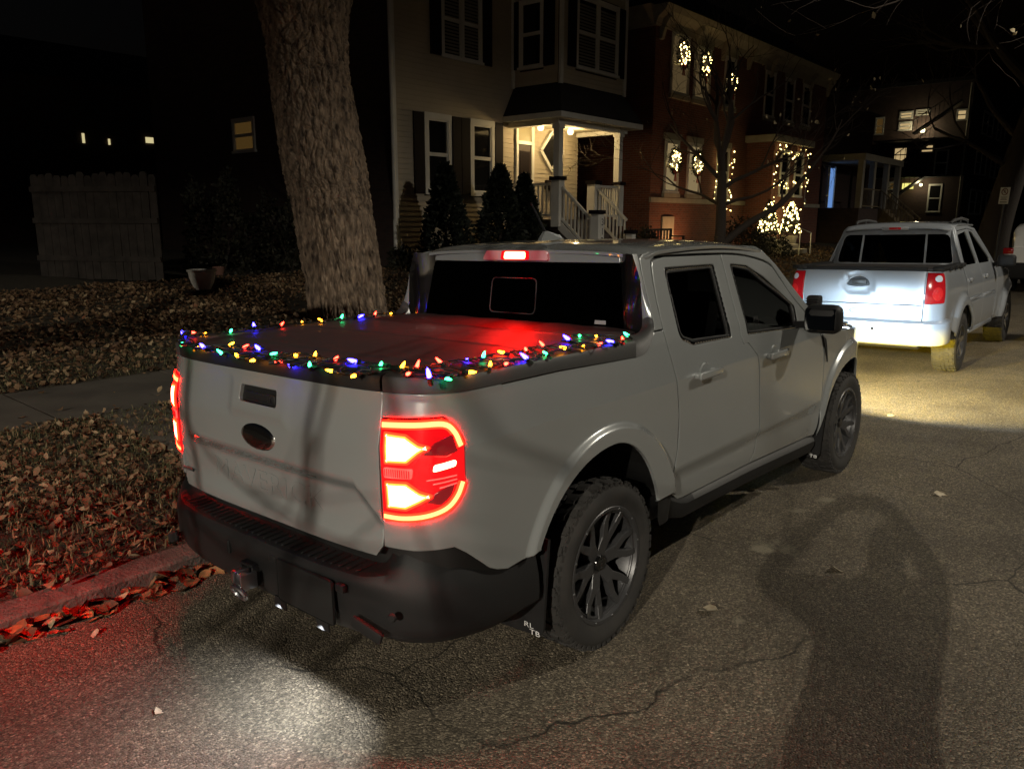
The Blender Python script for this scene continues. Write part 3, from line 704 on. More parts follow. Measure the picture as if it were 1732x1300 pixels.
# --- mirrors, ditch lights, aerial
for sg in (1, -1):
    mb = MB(); Mr = Matrix.Rotation(sg*.10, 3, 'Z')
    mb.rbox((sg*1.055, 2.015, 1.222), (.205, .13, .165), .045, 4, Mr)
    mi = mb.build('door_mirror', M['plastic'], GP, True)
    mb = MB(); mb.rbox((sg*1.055, 1.949, 1.222), (.165, .006, .125), .003, 1, Mr @ Matrix.Rotation(-.16, 3, 'X')); mb.build('mirror_glass', mat('mirror_glass', (.25, .25, .25), .03, 1.) if sg > 0 else bpy.data.materials['mirror_glass'], mi)
    mb = MB(); mb.bar((sg*.85, 2.09, 1.17), (sg*.99, 2.03, 1.185), .05, .04); mb.build('mirror_arm', M['plastic'], mi)
    mb = MB(); mb.prism([(sg*.866, 2.10, 1.155), (sg*.79, 2.14, 1.285), (sg*.80, 2.105, 1.30), (sg*.866, 2.09, 1.16)], (sg*.012, 0, 0)); mb.build('mirror_foot', M['plastic'], mi)
    mb = MB(); mb.rbox((sg*.80, 2.585, 1.265), (.085, .075, .085), .014, 2); pod = mb.build('ditch_light', M['plastic'], GP, True)
    mb = MB(); mb.bar((sg*.80, 2.585, 1.225), (sg*.815, 2.56, 1.08), .03, .008); mb.tube([(sg*.765, 2.56, 1.26), (sg*.74, 2.54, 1.22), (sg*.76, 2.52, 1.15), (sg*.78, 2.52, 1.09)], .006, 6)
    for q in range(4): mb.box((sg*.80-.038, 2.540-.012, 1.238+q*.016), (sg*.80+.038, 2.55, 1.244+q*.016))
    mb.build('light_bracket', M['plastic'], pod)
mb = MB(); v = []
mb.prism([(-.014, .70, 1.697), (-.014, .90, 1.702), (-.007, .86, 1.726), (-.004, .755, 1.748), (-.004, .735, 1.745)], (.014, 0, 0)); mb.prism([(0, .70, 1.697), (0, .90, 1.702), (.004, .86, 1.726), (.0, .755, 1.748), (.0, .735, 1.745)], (.012, 0, 0))
an = mb.build('aerial_base', M['paint'], GP)
mb = MB(); mb.tube([(0, .755, 1.74), (0, .632, 1.893)], [.006, .0045], 8); mb.build('aerial_mast', M['plastic'], an, True)
# ================================================================== ground
def roadz(x): return TILT*x if x < 3.6 else TILT*3.6-TILT*(x-3.6)
m = bpy.data.materials.new('asphalt'); m.use_nodes = True; n = m.node_tree.nodes; l = m.node_tree.links; b = n['Principled BSDF']
tc = n.new('ShaderNodeTexCoord')
def tex(kind, scale, **kw):
    t = n.new(kind); t.inputs['Scale'].default_value = scale
    for k_, v_ in kw.items():
        if k_ in t.inputs: t.inputs[k_].default_value = v_
        else: setattr(t, k_, v_)
    l.new(tc.outputs['Object'], t.inputs['Vector']); return t
def ramp(src, stops):
    r = n.new('ShaderNodeValToRGB'); l.new(src, r.inputs['Fac'])
    while len(r.color_ramp.elements) < len(stops): r.color_ramp.elements.new(.5)
    for e, (p, c) in zip(r.color_ramp.elements, stops): e.position = p; e.color = (*((c,)*3 if not hasattr(c, '__len__') else c), 1)
    return r.outputs['Color']
def mix(kind, a, b_, f):
    q = n.new('ShaderNodeMix'); q.data_type = 'RGBA'; q.blend_type = kind
    if hasattr(f, 'links') or hasattr(f, 'is_linked'): l.new(f, q.inputs[0])
    else: q.inputs[0].default_value = f
    for s_, i_ in ((a, 6), (b_, 7)):
        if hasattr(s_, 'is_linked'): l.new(s_, q.inputs[i_])
        else: q.inputs[i_].default_value = (*s_, 1)
    return q.outputs[2]
vo = tex('ShaderNodeTexVoronoi', 125.); stones = ramp(vo.outputs['Color'], [(.0, (.035, .033, .030)), (.55, (.095, .090, .082)), (.82, (.165, .157, .143)), (1., (.31, .30, .275))])
vo2 = tex('ShaderNodeTexVoronoi', 240.); fine = ramp(vo2.outputs['Color'], [(.1, (.5, .5, .5)), (.9, (1.3, 1.28, 1.24))])
base = mix('MULTIPLY', stones, fine, .75)
big = tex('ShaderNodeTexNoise', 1.1, Detail=6.); base = mix('MULTIPLY', base, ramp(big.outputs['Fac'], [(.30, (.62, .60, .58)), (.70, (1.22, 1.2, 1.16))]), 1.)
# pale worn patch and cracks
cv = tex('ShaderNodeTexVoronoi', .55, feature='DISTANCE_TO_EDGE')
wn = tex('ShaderNodeTexNoise', 3.2, Detail=6.); ad = n.new('ShaderNodeMix'); ad.data_type = 'VECTOR'; ad.inputs[0].default_value = .16
l.new(tc.outputs['Object'], ad.inputs[4]); l.new(wn.outputs['Color'], ad.inputs[5]); l.new(ad.outputs[1], cv.inputs['Vector'])
cm = tex('ShaderNodeTexNoise', .9, Detail=2.); gate_ = ramp(cm.outputs['Fac'], [(.46, 1.), (.56, 0.)])
crack = mix('LIGHTEN', ramp(cv.outputs['Distance'], [(.0008, 0.), (.0026, 1.)]), gate_, 1.)
base = mix('MIX', (.012, .012, .011), base, crack)
base = mix('MULTIPLY', base, (1.40, 1.27, 1.06), 1.)
pn = tex('ShaderNodeTexNoise', 9., Detail=5.)
for (sx_, sy_, sr_) in ((1.02, 1.42, .20), (.93, 2.10, .09), (1.0, 2.42, .10), (1.25, .55, .06), (.42, .2, .05)):
    vm = n.new('ShaderNodeVectorMath'); vm.operation = 'DISTANCE'; l.new(tc.outputs['Object'], vm.inputs[0]); vm.inputs[1].default_value = (sx_, sy_, roadz(sx_))
    ms = n.new('ShaderNodeMath'); ms.operation = 'MULTIPLY_ADD'; l.new(pn.outputs['Fac'], ms.inputs[0]); ms.inputs[1].default_value = sr_*2.2; l.new(vm.outputs['Value'], ms.inputs[2])
    base = mix('MIX', (.26, .235, .17), base, ramp(ms.outputs[0], [(sr_*1.35, .35), (sr_*1.75, 1.)]))
l.new(base, b.inputs['Base Color']); b.inputs['Roughness'].default_value = .72; b.inputs['Specular IOR Level'].default_value = .35
bp = n.new('ShaderNodeBump'); bp.inputs['Strength'].default_value = .9; bp.inputs['Distance'].default_value = .006
l.new(vo.outputs['Distance'], bp.inputs['Height']); bp.invert = True
bp2 = n.new('ShaderNodeBump'); bp2.inputs['Strength'].default_value = .5; bp2.inputs['Distance'].default_value = .01
l.new(cv.outputs['Distance'], bp2.inputs['Height']); l.new(bp.outputs['Normal'], b.inputs['Normal'])
M['asphalt'] = m
xs = [-1.27, 0, 1.2, 2.4, 3.6, 4.8, 6., 8.4]; ys = [-40, -10, 0, 10, 30, 60, 120]
v = [(x, y, roadz(x)) for y in ys for x in xs]; k = len(xs)
f = [(i*k+j, i*k+j+1, (i+1)*k+j+1, (i+1)*k+j) for i in range(len(ys)-1) for j in range(k-1)]
tag(mesh_obj('road', v, f, M['asphalt'], smooth=True), kind='structure')

# ================================================================== street lamps (both stand outside the picture)
M['lamp_metal'] = mat('lamp_metal', (.10, .10, .10), .5, .6)
def street_lamp(x, y, h, arm, power, col, label, soft=.035):
    t = empty('street_lamp', (x, y, roadz(8.4)+.1), label=label, cat='street lamp', group='street lamps over the road')
    mb = MB(); mb.tube([(0, 0, 0), (0, 0, h-.6), (-.15, 0, h-.1), (-arm*.4, 0, h+.12), (-arm, 0, h+.15)], [.10, .075, .06, .045, .04], 12); mb.lathe([(.17, 0), (.17, .12), (.11, .2)], n=12); mb.build('pole', M['lamp_metal'], t, True)
    mb = MB(); mb.rbox((-arm-.35, 0, h+.15), (.75, .30, .13), .05, 2); mb.build('lamp_head', M['lamp_metal'], t, True)
    mb = MB(); mb.rbox((-arm-.40, 0, h+.075), (.45, .22, .02), .008, 1); mb.build('lamp_lens', emis('street_lamp_lens', tuple(q*25 for q in col), 1.), t)
    ld = bpy.data.lights.new('street_light', 'SPOT'); ld.energy = power; ld.color = col; ld.spot_size = math.radians(168); ld.spot_blend = .5; ld.shadow_soft_size = soft
    lo = bpy.data.objects.new('street_light', ld); link(lo, t); lo.location = (-arm-.40, 0, h+.02)
    return t
WARM = (1., .91, .75)
street_lamp(9.0, 8.4, 8.3, 1.35, 2250, WARM, 'street lamp with curved arm across the road, ahead of the grey pickup')
street_lamp(9.3, -21.4, 8.3, 1.35, 30000, WARM, 'street lamp with curved arm across the road, behind the photographer', .07)
street_lamp(9.2, 38.2, 8.3, 1.35, 1900, WARM, 'street lamp with curved arm across the road, far ahead by the porch house')
# ================================================================== headlamps and fog lamps of the grey pickup
def lamp_obj(kind, name, parent, loc, target, energy, col, size=60, blend=.5, soft=.05, wide=1.):
    ld = bpy.data.lights.new(name, kind); ld.energy = energy; ld.color = col; ld.shadow_soft_size = soft
    if kind == 'SPOT': ld.spot_size = math.radians(size); ld.spot_blend = blend
    o = bpy.data.objects.new(name, ld); link(o, parent); o.location = loc
    o.rotation_euler = (Vector(target)-Vector(loc)).to_track_quat('-Z', 'Y').to_euler(); o.scale = (wide, 1, 1); return o
M['head'] = emis('headlamp_glow', (8., 9., 10.), 1.); M['fog'] = emis('fog_glow', (9., 6.5, .3), 1.)
for sg in (1, -1):
    h = panel('headlamp', [fil([(sg*.47, .80), (sg*.73, .80), (sg*.73, .97), (sg*.47, .97)], .03)], lambda x, z: fasc(x, z)+np.array([0, .012, 0]), M['head'], GP, step=.08, center=(0, 2, .7))
    lamp_obj('SPOT', 'headlight_beam', h, (sg*.62, 4.02, .86), (sg*.62+.25, 6.1, .22), 600, (.66, .85, 1.), 54, 1., .04, 2.2)
    mb = MB(); mb.lathe([(.001, .02), (.045, .015), (.055, 0)], (0, 0, 0), 'y', 20); fo = mb.build('fog_lamp', M['fog'], GP, True); fo.location = (sg*.60, 3.885, .45)
    lamp_obj('SPOT', 'fog_beam', fo, (0, .07, 0), (sg*.02+.06, 1.0, -.07), 2500, (1., .68, .012), 40, 1., .006, 3.2)
    mb = MB(); mb.box((-.09, .02, .002), (.09, .19, .010)); mb.build('added_beam_cutoff', M['plastic'], fo)  # added plate, unseen: blocks the fog beam above lamp height
# plate lamps throw white light on the road behind
for xx in (.16, .42):
    mb = MB(); mb.box((xx-.035, -1.094, .377), (xx+.035, -1.088, .42)); sh_ = mb.build('added_plate_light_shield', M['plastic'], BU)  # added blocker: gives the light patch on the road its straight edge
    lamp_obj('SPOT', 'plate_light', sh_, (xx, -1.105, .405), (xx-.10, -1.28, 0.), 14, (.92, .96, 1.), 112, .5, .003)

# ================================================================== string of coloured bulbs on the bed
ST = empty('string_lights', (0, 0, 1.30), label='string of red, green, blue and amber bulbs laid round the pickup bed cover', cat='string lights')
ST.location = lean((0, 0, 1.30)); ST.rotation_euler[1] = -TILT
BC = {'R': (30., .7, .35), 'G': (.5, 20., 5.), 'B': (1.2, .9, 60.), 'O': (30., 9., .3)}
BM = {k_: emis('bulb_'+{'R': 'red', 'G': 'green', 'B': 'blue', 'O': 'amber'}[k_], v_, 1.) for k_, v_ in BC.items()}
M['wire'] = mat('green_wire', (.006, .012, .008), .5)
bulbs = [('B',-0.790,-0.884,1.318),('R',-0.790,-0.861,1.325),('G',-0.543,-1.022,1.310),('O',-0.790,-0.795,1.306),('G',-0.790,-0.660,1.306),('B',-0.790,-0.528,1.312),('R',-0.790,-0.387,1.306),('O',-0.790,-0.256,1.306),('O',-0.790,-0.129,1.306),('G',-0.790,-0.014,1.306),('B',-0.790,0.096,1.306),('R',-0.790,0.218,1.306),('O',-0.790,0.339,1.306),('O',-0.430,-1.022,1.300),('B',-0.359,-1.022,1.311),('G',-0.223,-1.022,1.296),('O',-0.323,-0.940,1.310),('R',-0.216,-0.939,1.310),('B',-0.125,-0.920,1.310),('G',0.030,-0.975,1.310),('O',-0.113,-1.022,1.296),('O',0.005,-1.022,1.296),('R',0.126,-1.022,1.297),('O',0.111,-0.921,1.310),('O',0.227,-0.917,1.310),('B',0.240,-1.022,1.295),('G',0.346,-1.022,1.302),('R',0.338,-0.913,1.310),('B',0.444,-0.894,1.310),('O',0.478,-1.022,1.300),('O',0.593,-1.022,1.300),('G',0.571,-0.899,1.310),('R',0.763,-0.955,1.310),('O',0.674,-0.900,1.310),('R',0.702,-0.857,1.310),('B',0.868,-0.955,1.307),('R',0.708,-0.744,1.310),('G',0.868,-0.896,1.303),('B',0.726,-0.638,1.310),('O',0.868,-0.787,1.303),('G',0.741,-0.573,1.310),('O',0.868,-0.677,1.301),('O',0.740,-0.449,1.310),('R',0.868,-0.600,1.304),('R',0.753,-0.343,1.310),('B',0.868,-0.472,1.301),('R',0.754,-0.234,1.310),('G',0.868,-0.359,1.301),('B',0.735,-0.040,1.310),('O',0.868,-0.243,1.312),('G',0.689,0.096,1.310),('O',0.868,-0.139,1.300),('O',0.751,0.120,1.310),('R',0.868,-0.045,1.300),('B',0.868,0.084,1.296),('R',0.868,0.151,1.296),('G',0.868,0.198,1.310)]
pro = MB(); pro.lathe([(.0004, .025), (.0024, .022), (.0042, .015), (.0050, .007), (.0042, .002), (.003, 0)], n=8); bv_, bf_ = pro.v, pro.f
bme = {}
for k_ in BM:
    o = pro.build('light_bulb', BM[k_], None, True); bme[k_] = o.data; COL.objects.unlink(o); bpy.data.objects.remove(o)
sk = MB(); sk.lathe([(.0048, -.014), (.0058, -.010), (.0058, .003), (.003, .004)], n=8); sko = sk.build('bulb_socket', M['wire'], None, True); skm = sko.data; COL.objects.unlink(sko); bpy.data.objects.remove(sko)
rb = random.Random(3)
for (c_, x, y, z) in bulbs:
    o = bpy.data.objects.new('light_bulb', bme[c_]); link(o, ST); o.location = (x, y, z-1.30); o.scale = (1.55,)*3 if c_ == 'B' else (1.2,)*3
    ax = Vector((rb.uniform(-1, 1), rb.uniform(-1, 1), rb.uniform(-.05, .7))).normalized(); o.rotation_euler = ax.to_track_quat('Z', 'Y').to_euler()
    q = bpy.data.objects.new('bulb_socket', skm); link(q, o)
# the wire runs in two strands from bulb to bulb
def strand(path, nm):
    P = crom(path, 8); P = P+np.stack([.012*np.sin(np.arange(len(P))*1.7), .012*np.cos(np.arange(len(P))*1.3), .004*np.sin(np.arange(len(P))*2.1)], 1)
    mb = MB(); mb.tube([(p[0], p[1], p[2]-1.30) for p in P], .0027, 5); mb.build(nm, M['wire'], ST, True)
left = sorted([q for q in bulbs if q[1] < -.55 and q[2] > -.93], key=lambda q: -q[2]); rear = sorted([q for q in bulbs if q[2] <= -.80], key=lambda q: q[1]); right = sorted([q for q in bulbs if q[1] > .55 and q[2] > -.93], key=lambda q: q[2])
strand([(q[1], q[2], q[3]+.004) for q in left], 'wire'); strand([(q[1], q[2], q[3]+.006) for q in rear[::2]], 'wire'); strand([(q[1], q[2], q[3]+.003) for q in rear[1::2]], 'wire')
strand([(q[1], q[2], q[3]+.006) for q in right[::2]], 'wire'); strand([(q[1], q[2], q[3]+.003) for q in right[1::2]], 'wire')

for ph_, z_ in ((.4, .004),):      # loose loops of spare cable along the edges
    for seg in (left, rear, right): strand([(q[1]+.02*math.sin(3*i_+ph_), q[2]+.02*math.cos(2.3*i_+ph_), q[3]+z_) for i_, q in enumerate(seg)], 'wire')
# ================================================================== silver pickup parked ahead
M['silver'] = mat('silver_paint', (.40, .43, .47), .32, .3, 1., .05)
M['silver_lamp'] = mat('red_lens', (.42, .008, .012), .12, coat=1., emit=(.5, .006, .01), es=.05)
SP = empty('pickup_truck', lean((-.18, 7.97, 0)), label='silver pickup parked ahead, its tailgate lit by the grey pickup headlamps', cat='pickup truck')
SP.rotation_euler[1] = -TILT
W2, TY2, TB2, TN2, WZ2, WB2 = .865, -.72, .31, 5.2, .36, 3.20
_qx = W2*np.cos(_th)**(2/TN2); _qy = TY2-TB2*np.sin(_th)**(2/TN2); _ql = np.concatenate([[0], np.cumsum(np.hypot(np.diff(_qx), np.diff(_qy)))])
def plan2(s):
    s = np.asarray(s, float); q = np.clip(TY2-s, 0, _ql[-1])
    return np.where(s >= TY2, W2, np.interp(q, _ql, _qx)), np.where(s >= TY2, s, np.interp(q, _ql, _qy))
def inset2(s, z):
    d = .10*np.clip((.62-z)/.4, 0, 1)**2+.05*np.clip((z-.95)/.3, 0, 1)**2+.012*sst(.84, .82, z)*-1*sst(.25, .35, s)*(1-sst(2.0, 2.2, s))
    for wy in (0., WB2):
        r = np.hypot(s-wy, z-WZ2); d = d-.050*(1-sst(.50, .62, r))
    body = W2-d; gh = .80-.38*(z-1.24); k = .03; h = np.clip(.5+.5*(gh-body)/k, 0, 1)
    x = np.where(s > .0, gh*(1-h)+body*h-k*h*(1-h), body)
    return W2-x+.25*np.clip((s-3.1)/.7, 0, 1)**2
def side2(s, z, dep=0.):
    x, y = plan2(s); e = 1e-3; x0, y0 = plan2(s-e); x1, y1 = plan2(s+e); L = np.hypot(x1-x0, y1-y0); nx, ny = (y1-y0)/L, -(x1-x0)/L; d = inset2(s, z)+dep
    return np.stack([x-nx*d, y-ny*d, np.broadcast_to(z, np.shape(x)).astype(float)], -1)
def arch2(cy, a, b, z0, n=22):
    t0 = math.asin((z0-WZ2)/b); return [(cy+a*math.cos(t0+(math.pi-2*t0)*i/(n-1)), WZ2+b*math.sin(t0+(math.pi-2*t0)*i/(n-1))) for i in range(n)]
def s_of_x(x): return TY2-float(np.interp(-x, -_qx, _ql))
sseam = s_of_x(.665); sl = s_of_x(.852)
kw = dict(mirror=True, center=(0, 1.2, .8))
LP2 = fil([(sseam+.012, 1.232, .01), (sl+.01, 1.225, .02), (sl-.005, .895, .02), (sseam+.006, .880, .01)], .01)
panel('bed_side', [[(sseam, 1.24), (-.6, 1.25), (.16, 1.25), (.19, 1.0), (.22, .85), (.40, .62), (.40, .50)]+arch2(0, .43, .45, .47)+[(-.60, .60), (-.80, .69), (sseam, .69)], LP2], side2, M['silver'], SP, step=.035, **kw)
H2 = panel('tail_lamp', [ins_poly(LP2, .004)], lambda u, v: side2(u, v, -.006), M['silver_lamp'], SP, step=.04, thick=.03, **kw)
sm = (sseam+sl)/2
panel('reverse_lens', [np.array([(sm+.028+.045*math.cos(t), 1.165+.036*math.sin(t)) for t in np.linspace(0, 2*math.pi, 20)[:-1]])], lambda u, v: side2(u, v, -.010), mat('white_lens', (.6, .65, .7), .15, coat=1.), H2[0], step=.04, thick=.004, center=(0, 1.2, .8), mirror=H2[1])
panel('lens_bulge', [np.array([(sm+.02+.055*math.cos(t), 1.00+.075*math.sin(t)) for t in np.linspace(0, 2*math.pi, 24)[:-1]])], lambda u, v: side2(u, v, -.012), mat('red_reflector', (.6, .02, .02), .1, coat=1., emit=(.8, .01, .01), es=.06, bump=(70, .8, .01)), H2[0], step=.03, thick=.006, center=(0, 1.2, .8), mirror=H2[1])
rg2 = fil([(.45, 1.62, .05), (.98, 1.66, .03), (1.06, 1.255, .03), (.30, 1.255, .04)], .03)
rd2 = [(.215, 1.25), (.235, 1.0), (.27, .86), (.44, .66), (.48, .48), (1.18, .46), (1.20, .8), (1.15, 1.2), (1.12, 1.69), (.50, 1.665), (.33, 1.56)]
fg2 = fil([(1.16, 1.66, .03), (1.35, 1.65, .06), (1.95, 1.29, .03), (1.93, 1.245, .03), (1.18, 1.25, .02)], .03)
fd2 = [(1.19, .46), (2.10, .45), (2.22, .60), (2.26, .85), (2.20, 1.16), (2.08, 1.25), (1.45, 1.66), (1.127, 1.69), (1.157, 1.2), (1.207, .8)]
def door2(nm, poly, hole, hy):
    rl = panel(nm, [poly, hole], side2, M['silver'], SP, step=.05, **kw)
    panel('window_pane', [ins_poly(hole, .004)], lambda u, v: side2(u, v, .012), M['glass_tint'], rl[0], step=.1, thick=.004, ins=0, skirt=False, center=(0, 1.2, .8), mirror=rl[1])
    for sg, par in ((1, rl[0]), (-1, rl[1])):
        mb = MB(); x0 = float(side2(np.array(hy), np.array(1.08))[0]); mb.rbox((sg*(x0+.012), hy, 1.08), (.03, .13, .05), .012, 3); mb.build('door_handle', M['silver'], par, True)
        mb = MB(); x0 = .868; mb.rbox((sg*(x0+.006), (poly[0][0]+poly[1][0])/2+(.35 if nm == 'rear_door' else 0), .84), (.022, .70, .035), .008, 2); mb.build('side_moulding', M['silver'], par, True)
door2('rear_door', rd2, rg2, .42); door2('front_door', fd2, fg2, 1.42)
panel('front_wing', [[(2.21, 1.15), (2.267, .85), (2.23, .60), (2.13, .44)]+arch2(WB2, .47, .46, .42)[::-1]+[(3.80, .60), (3.82, .92), (3.3, 1.06), (2.6, 1.15)]], side2, M['silver'], SP, step=.04, **kw)
panel('cab_pillar', [[(.17, 1.255), (.208, 1.255), (.325, 1.565), (.495, 1.672), (1.12, 1.697), (1.46, 1.668), (2.09, 1.255), (2.20, 1.17), (2.27, 1.17), (2.0, 1.40), (1.6, 1.695), (1.2, 1.735), (.5, 1.725), (.28, 1.68), (.20, 1.55)]], side2, M['silver'], SP, step=.05, **kw)
def roof2(x, y):
    x = np.asarray(x, float); y = np.asarray(y, float); t = np.abs(x)/.64
    return np.stack([x, y, 1.795-.025*((y-1)/.8)**2-.02*t**2-.03*t**8-.05*sst(.40, .20, y)], -1)
panel('roof', [fil([(-.62, .20), (.62, .20), (.63, 1.55), (.3, 1.70), (-.3, 1.70), (-.63, 1.55)], .08)], roof2, M['silver'], SP, step=.08, center=(0, 1, 0))
def bk(x, z, dep=0.):
    x = np.asarray(x, float); z = np.asarray(z, float)
    return np.stack([x, .165+.10*np.clip((z-1.3)/.35, 0, 1.3)**1.6-.03*(1-(x/.75)**2)+.10*np.clip((np.abs(x)-.55)/.2, 0, 1)**2+dep, z], -1)
wl = fil([(-.685, 1.285, .04), (.685, 1.285, .04), (.615, 1.635, .09), (-.615, 1.635, .09)], .05)
panel('cab_back', [fil([(-.77, 1.10), (.77, 1.10), (.745, 1.40), (.655, 1.70, .08), (.60, 1.745), (-.60, 1.745), (-.655, 1.70, .08), (-.745, 1.40)], .03), wl], bk, M['silver'], SP, step=.06, center=(0, 1.5, 1.4))
bw = panel('rear_window', [ins_poly(wl, .003)], lambda x, z: bk(x, z, .008), M['glass_rear'], SP, step=.1, ins=0, skirt=False, center=(0, 1.5, 1.4))
for xx in (-.38, .38):
    mb = MB(); mb.bar((xx, .145, 1.285), (xx*.97, .205, 1.635), .022, .012, (0, -1, 0)); mb.build('window_divider', M['silver'], bw)
mb = MB(); mb.rbox((0, .215, 1.705), (.32, .03, .05), .012, 2); c2 = mb.build('high_brake_lamp', mat('grey_lens', (.45, .47, .5), .2, coat=1.), SP, True)
mb = MB(); mb.rbox((0, .198, 1.707), (.14, .012, .03), .005, 2); mb.build('red_lens', M['silver_lamp'], c2, True)
# tailgate
gy = lambda x: TY2-TB2*np.clip(1-(np.abs(x)/W2)**TN2, 0, 1)**(1/TN2)
hb2 = np.array([(-.04+.125*math.cos(t), 1.085+(.095 if math.sin(t) > 0 else .02)*math.sin(t)) for t in np.linspace(0, 2*math.pi, 28)[:-1]])
def tg2(x, z, dep=0.):
    x = np.asarray(x, float); z = np.asarray(z, float); r = np.hypot((x+.04)/1.35, z-1.10)
    return np.stack([x, gy(x)+.035*np.clip((z-.95)/.3, 0, 1)**2+.010*(1-sst(.10, .16, r))+dep, z], -1)
T2 = panel('tailgate', [[(-.66, 1.245), (.66, 1.245), (.66, .872), (-.66, .872)], hb2], tg2, M['silver'], SP, step=.045, center=(0, 2, 1))
panel('tailgate_handle', [hb2], lambda x, z: tg2(x, z, .02), mat('dark_handle', (.05, .055, .06), .4), T2, step=.05, skirt=False, ins=0, center=(0, 2, 1))
mb = MB(); mb.rbox((-.04, -.993, 1.115), (.17, .02, .06), .01, 2); mb.build('handle_paddle', mat('dark_paddle', (.06, .065, .07), .4), T2, True)
LG = panel('lower_tailgate', [[(-.66, .866), (.66, .866), (.655, .69), (-.655, .69)]], tg2, M['silver'], SP, step=.06, center=(0, 2, 1))
mb = MB(); ov = [(-.05+.062*math.cos(2*math.pi*j/32), -1.032, .785+.025*math.sin(2*math.pi*j/32)) for j in range(33)]; mb.tube(ov, .004, 6, False); mb.build('oval_badge', mat('badge_ring', (.25, .27, .3), .3, .6), LG, True)
mb = MB(); mb.box((-.66, -.98, 1.248), (.66, -.90, 1.285)); mb.build('tailgate_cap', M['plastic'], SP)
for sg in (1, -1):
    mb = MB(); mb.rbox((sg*.775, -.40, 1.272), (.12, 1.14, .045), .012, 2)
    for q in range(3): mb.rbox((sg*.832, -.62+.27*q, 1.262), (.03, .09, .05), .01, 2)
    mb.build('rail_cap', M['plastic'], SP, True)
mb = MB(); mb.rbox((0, -.40, 1.255), (1.46, 1.05, .03), .01, 1); mb.build('bed_cover', M['vinyl'], SP)
# bumper
V = []; Fc = []; pf = [(.10, .70), (.03, .69), (.0, .672), (-.004, .62), (.0, .46), (.02, .43), (.10, .42)]; k = len(pf); ts = np.linspace(.04, math.pi-.04, 60)
for t in ts:
    ct, st_ = math.cos(t), math.sin(t); x = .93*np.sign(ct)*abs(ct)**(2/5.); y = -.78-.36*abs(st_)**(2/5.)
    L = math.hypot(x, (y+.5)); nx, ny = (x/L if abs(x) > .8 else x*.3), -1.
    L = math.hypot(nx, ny); nx, ny = nx/L, ny/L
    for off, z in pf: V.append((x-nx*off, y-ny*off, z+.02*abs(ct)**6))
for i in range(len(ts)-1):
    for j in range(k-1): q = i*k+j; Fc.append((q, q+k, q+k+1, q+1))
b2 = mesh_obj('rear_bumper', V, Fc, M['silver'], SP, True, angle=35)
mb = MB(); mb.lathe([(.001, -.004), (.016, -.004), (.02, .004)], (.18, -1.145, .60), 'y', 16); mb.build('tow_plug', M['plastic'], b2, True)
mb = MB(); mb.tube([(.91, -.86, .67), (.90, -.80, .60), (.86, -.72, .50), (.80, -.70, .43)], [.012, .02, .022, .01], 8); mb.build('torn_edge', M['plastic'], b2, True)
mb = MB(); mb.rbox((0, 1.4, .50), (1.25, 4.5, .30), .03, 1); mb.rbox((0, -.72, .60), (1.1, .4, .16), .03, 1); mb.build('underbody', M['paint_dark'], SP)
panel('inner_shell', [[(sseam, 1.2), (.2, 1.2), (.3, 1.6), (1.4, 1.68), (2.1, 1.2), (3.7, .95), (3.7, .6)]+arch2(WB2, .49, .48, .44)+[(2.0, .5), (.6, .5)]+arch2(0, .45, .47, .5)+[(sseam, .7)], (rg2-rg2.mean(0))*1.03+rg2.mean(0), (fg2-fg2.mean(0))*1.03+fg2.mean(0)], lambda u, v: side2(u, v, .02), M['paint_dark'], SP, step=.1, skirt=False, ins=0, **kw)
panel('bonnet', [fil([(-.80, 2.30), (.80, 2.30), (.78, 2.9), (.6, 3.75), (-.6, 3.75), (-.78, 2.9)], .1)], lambda x, y: np.stack([x, y, 1.19-.06*(np.asarray(y)-2.3)-.05*(np.abs(x)/.8)**4], -1), M['silver'], SP, step=.15, center=(0, 3, 0))
panel('windscreen', [[(-1, 0), (1, 0), (1, 1), (-1, 1)]], lambda u, v: np.stack([u*(.60+.10*v), 1.62+.60*v+.1*(1-u**2), 1.74-.56*v], -1), M['glass_front'], SP, step=.2, skirt=False, ins=0)
mb = MB(); mb.rbox((0, 3.72, .72), (1.35, .2, .5), .08, 2); mb.build('front_end', M['silver'], SP, True)
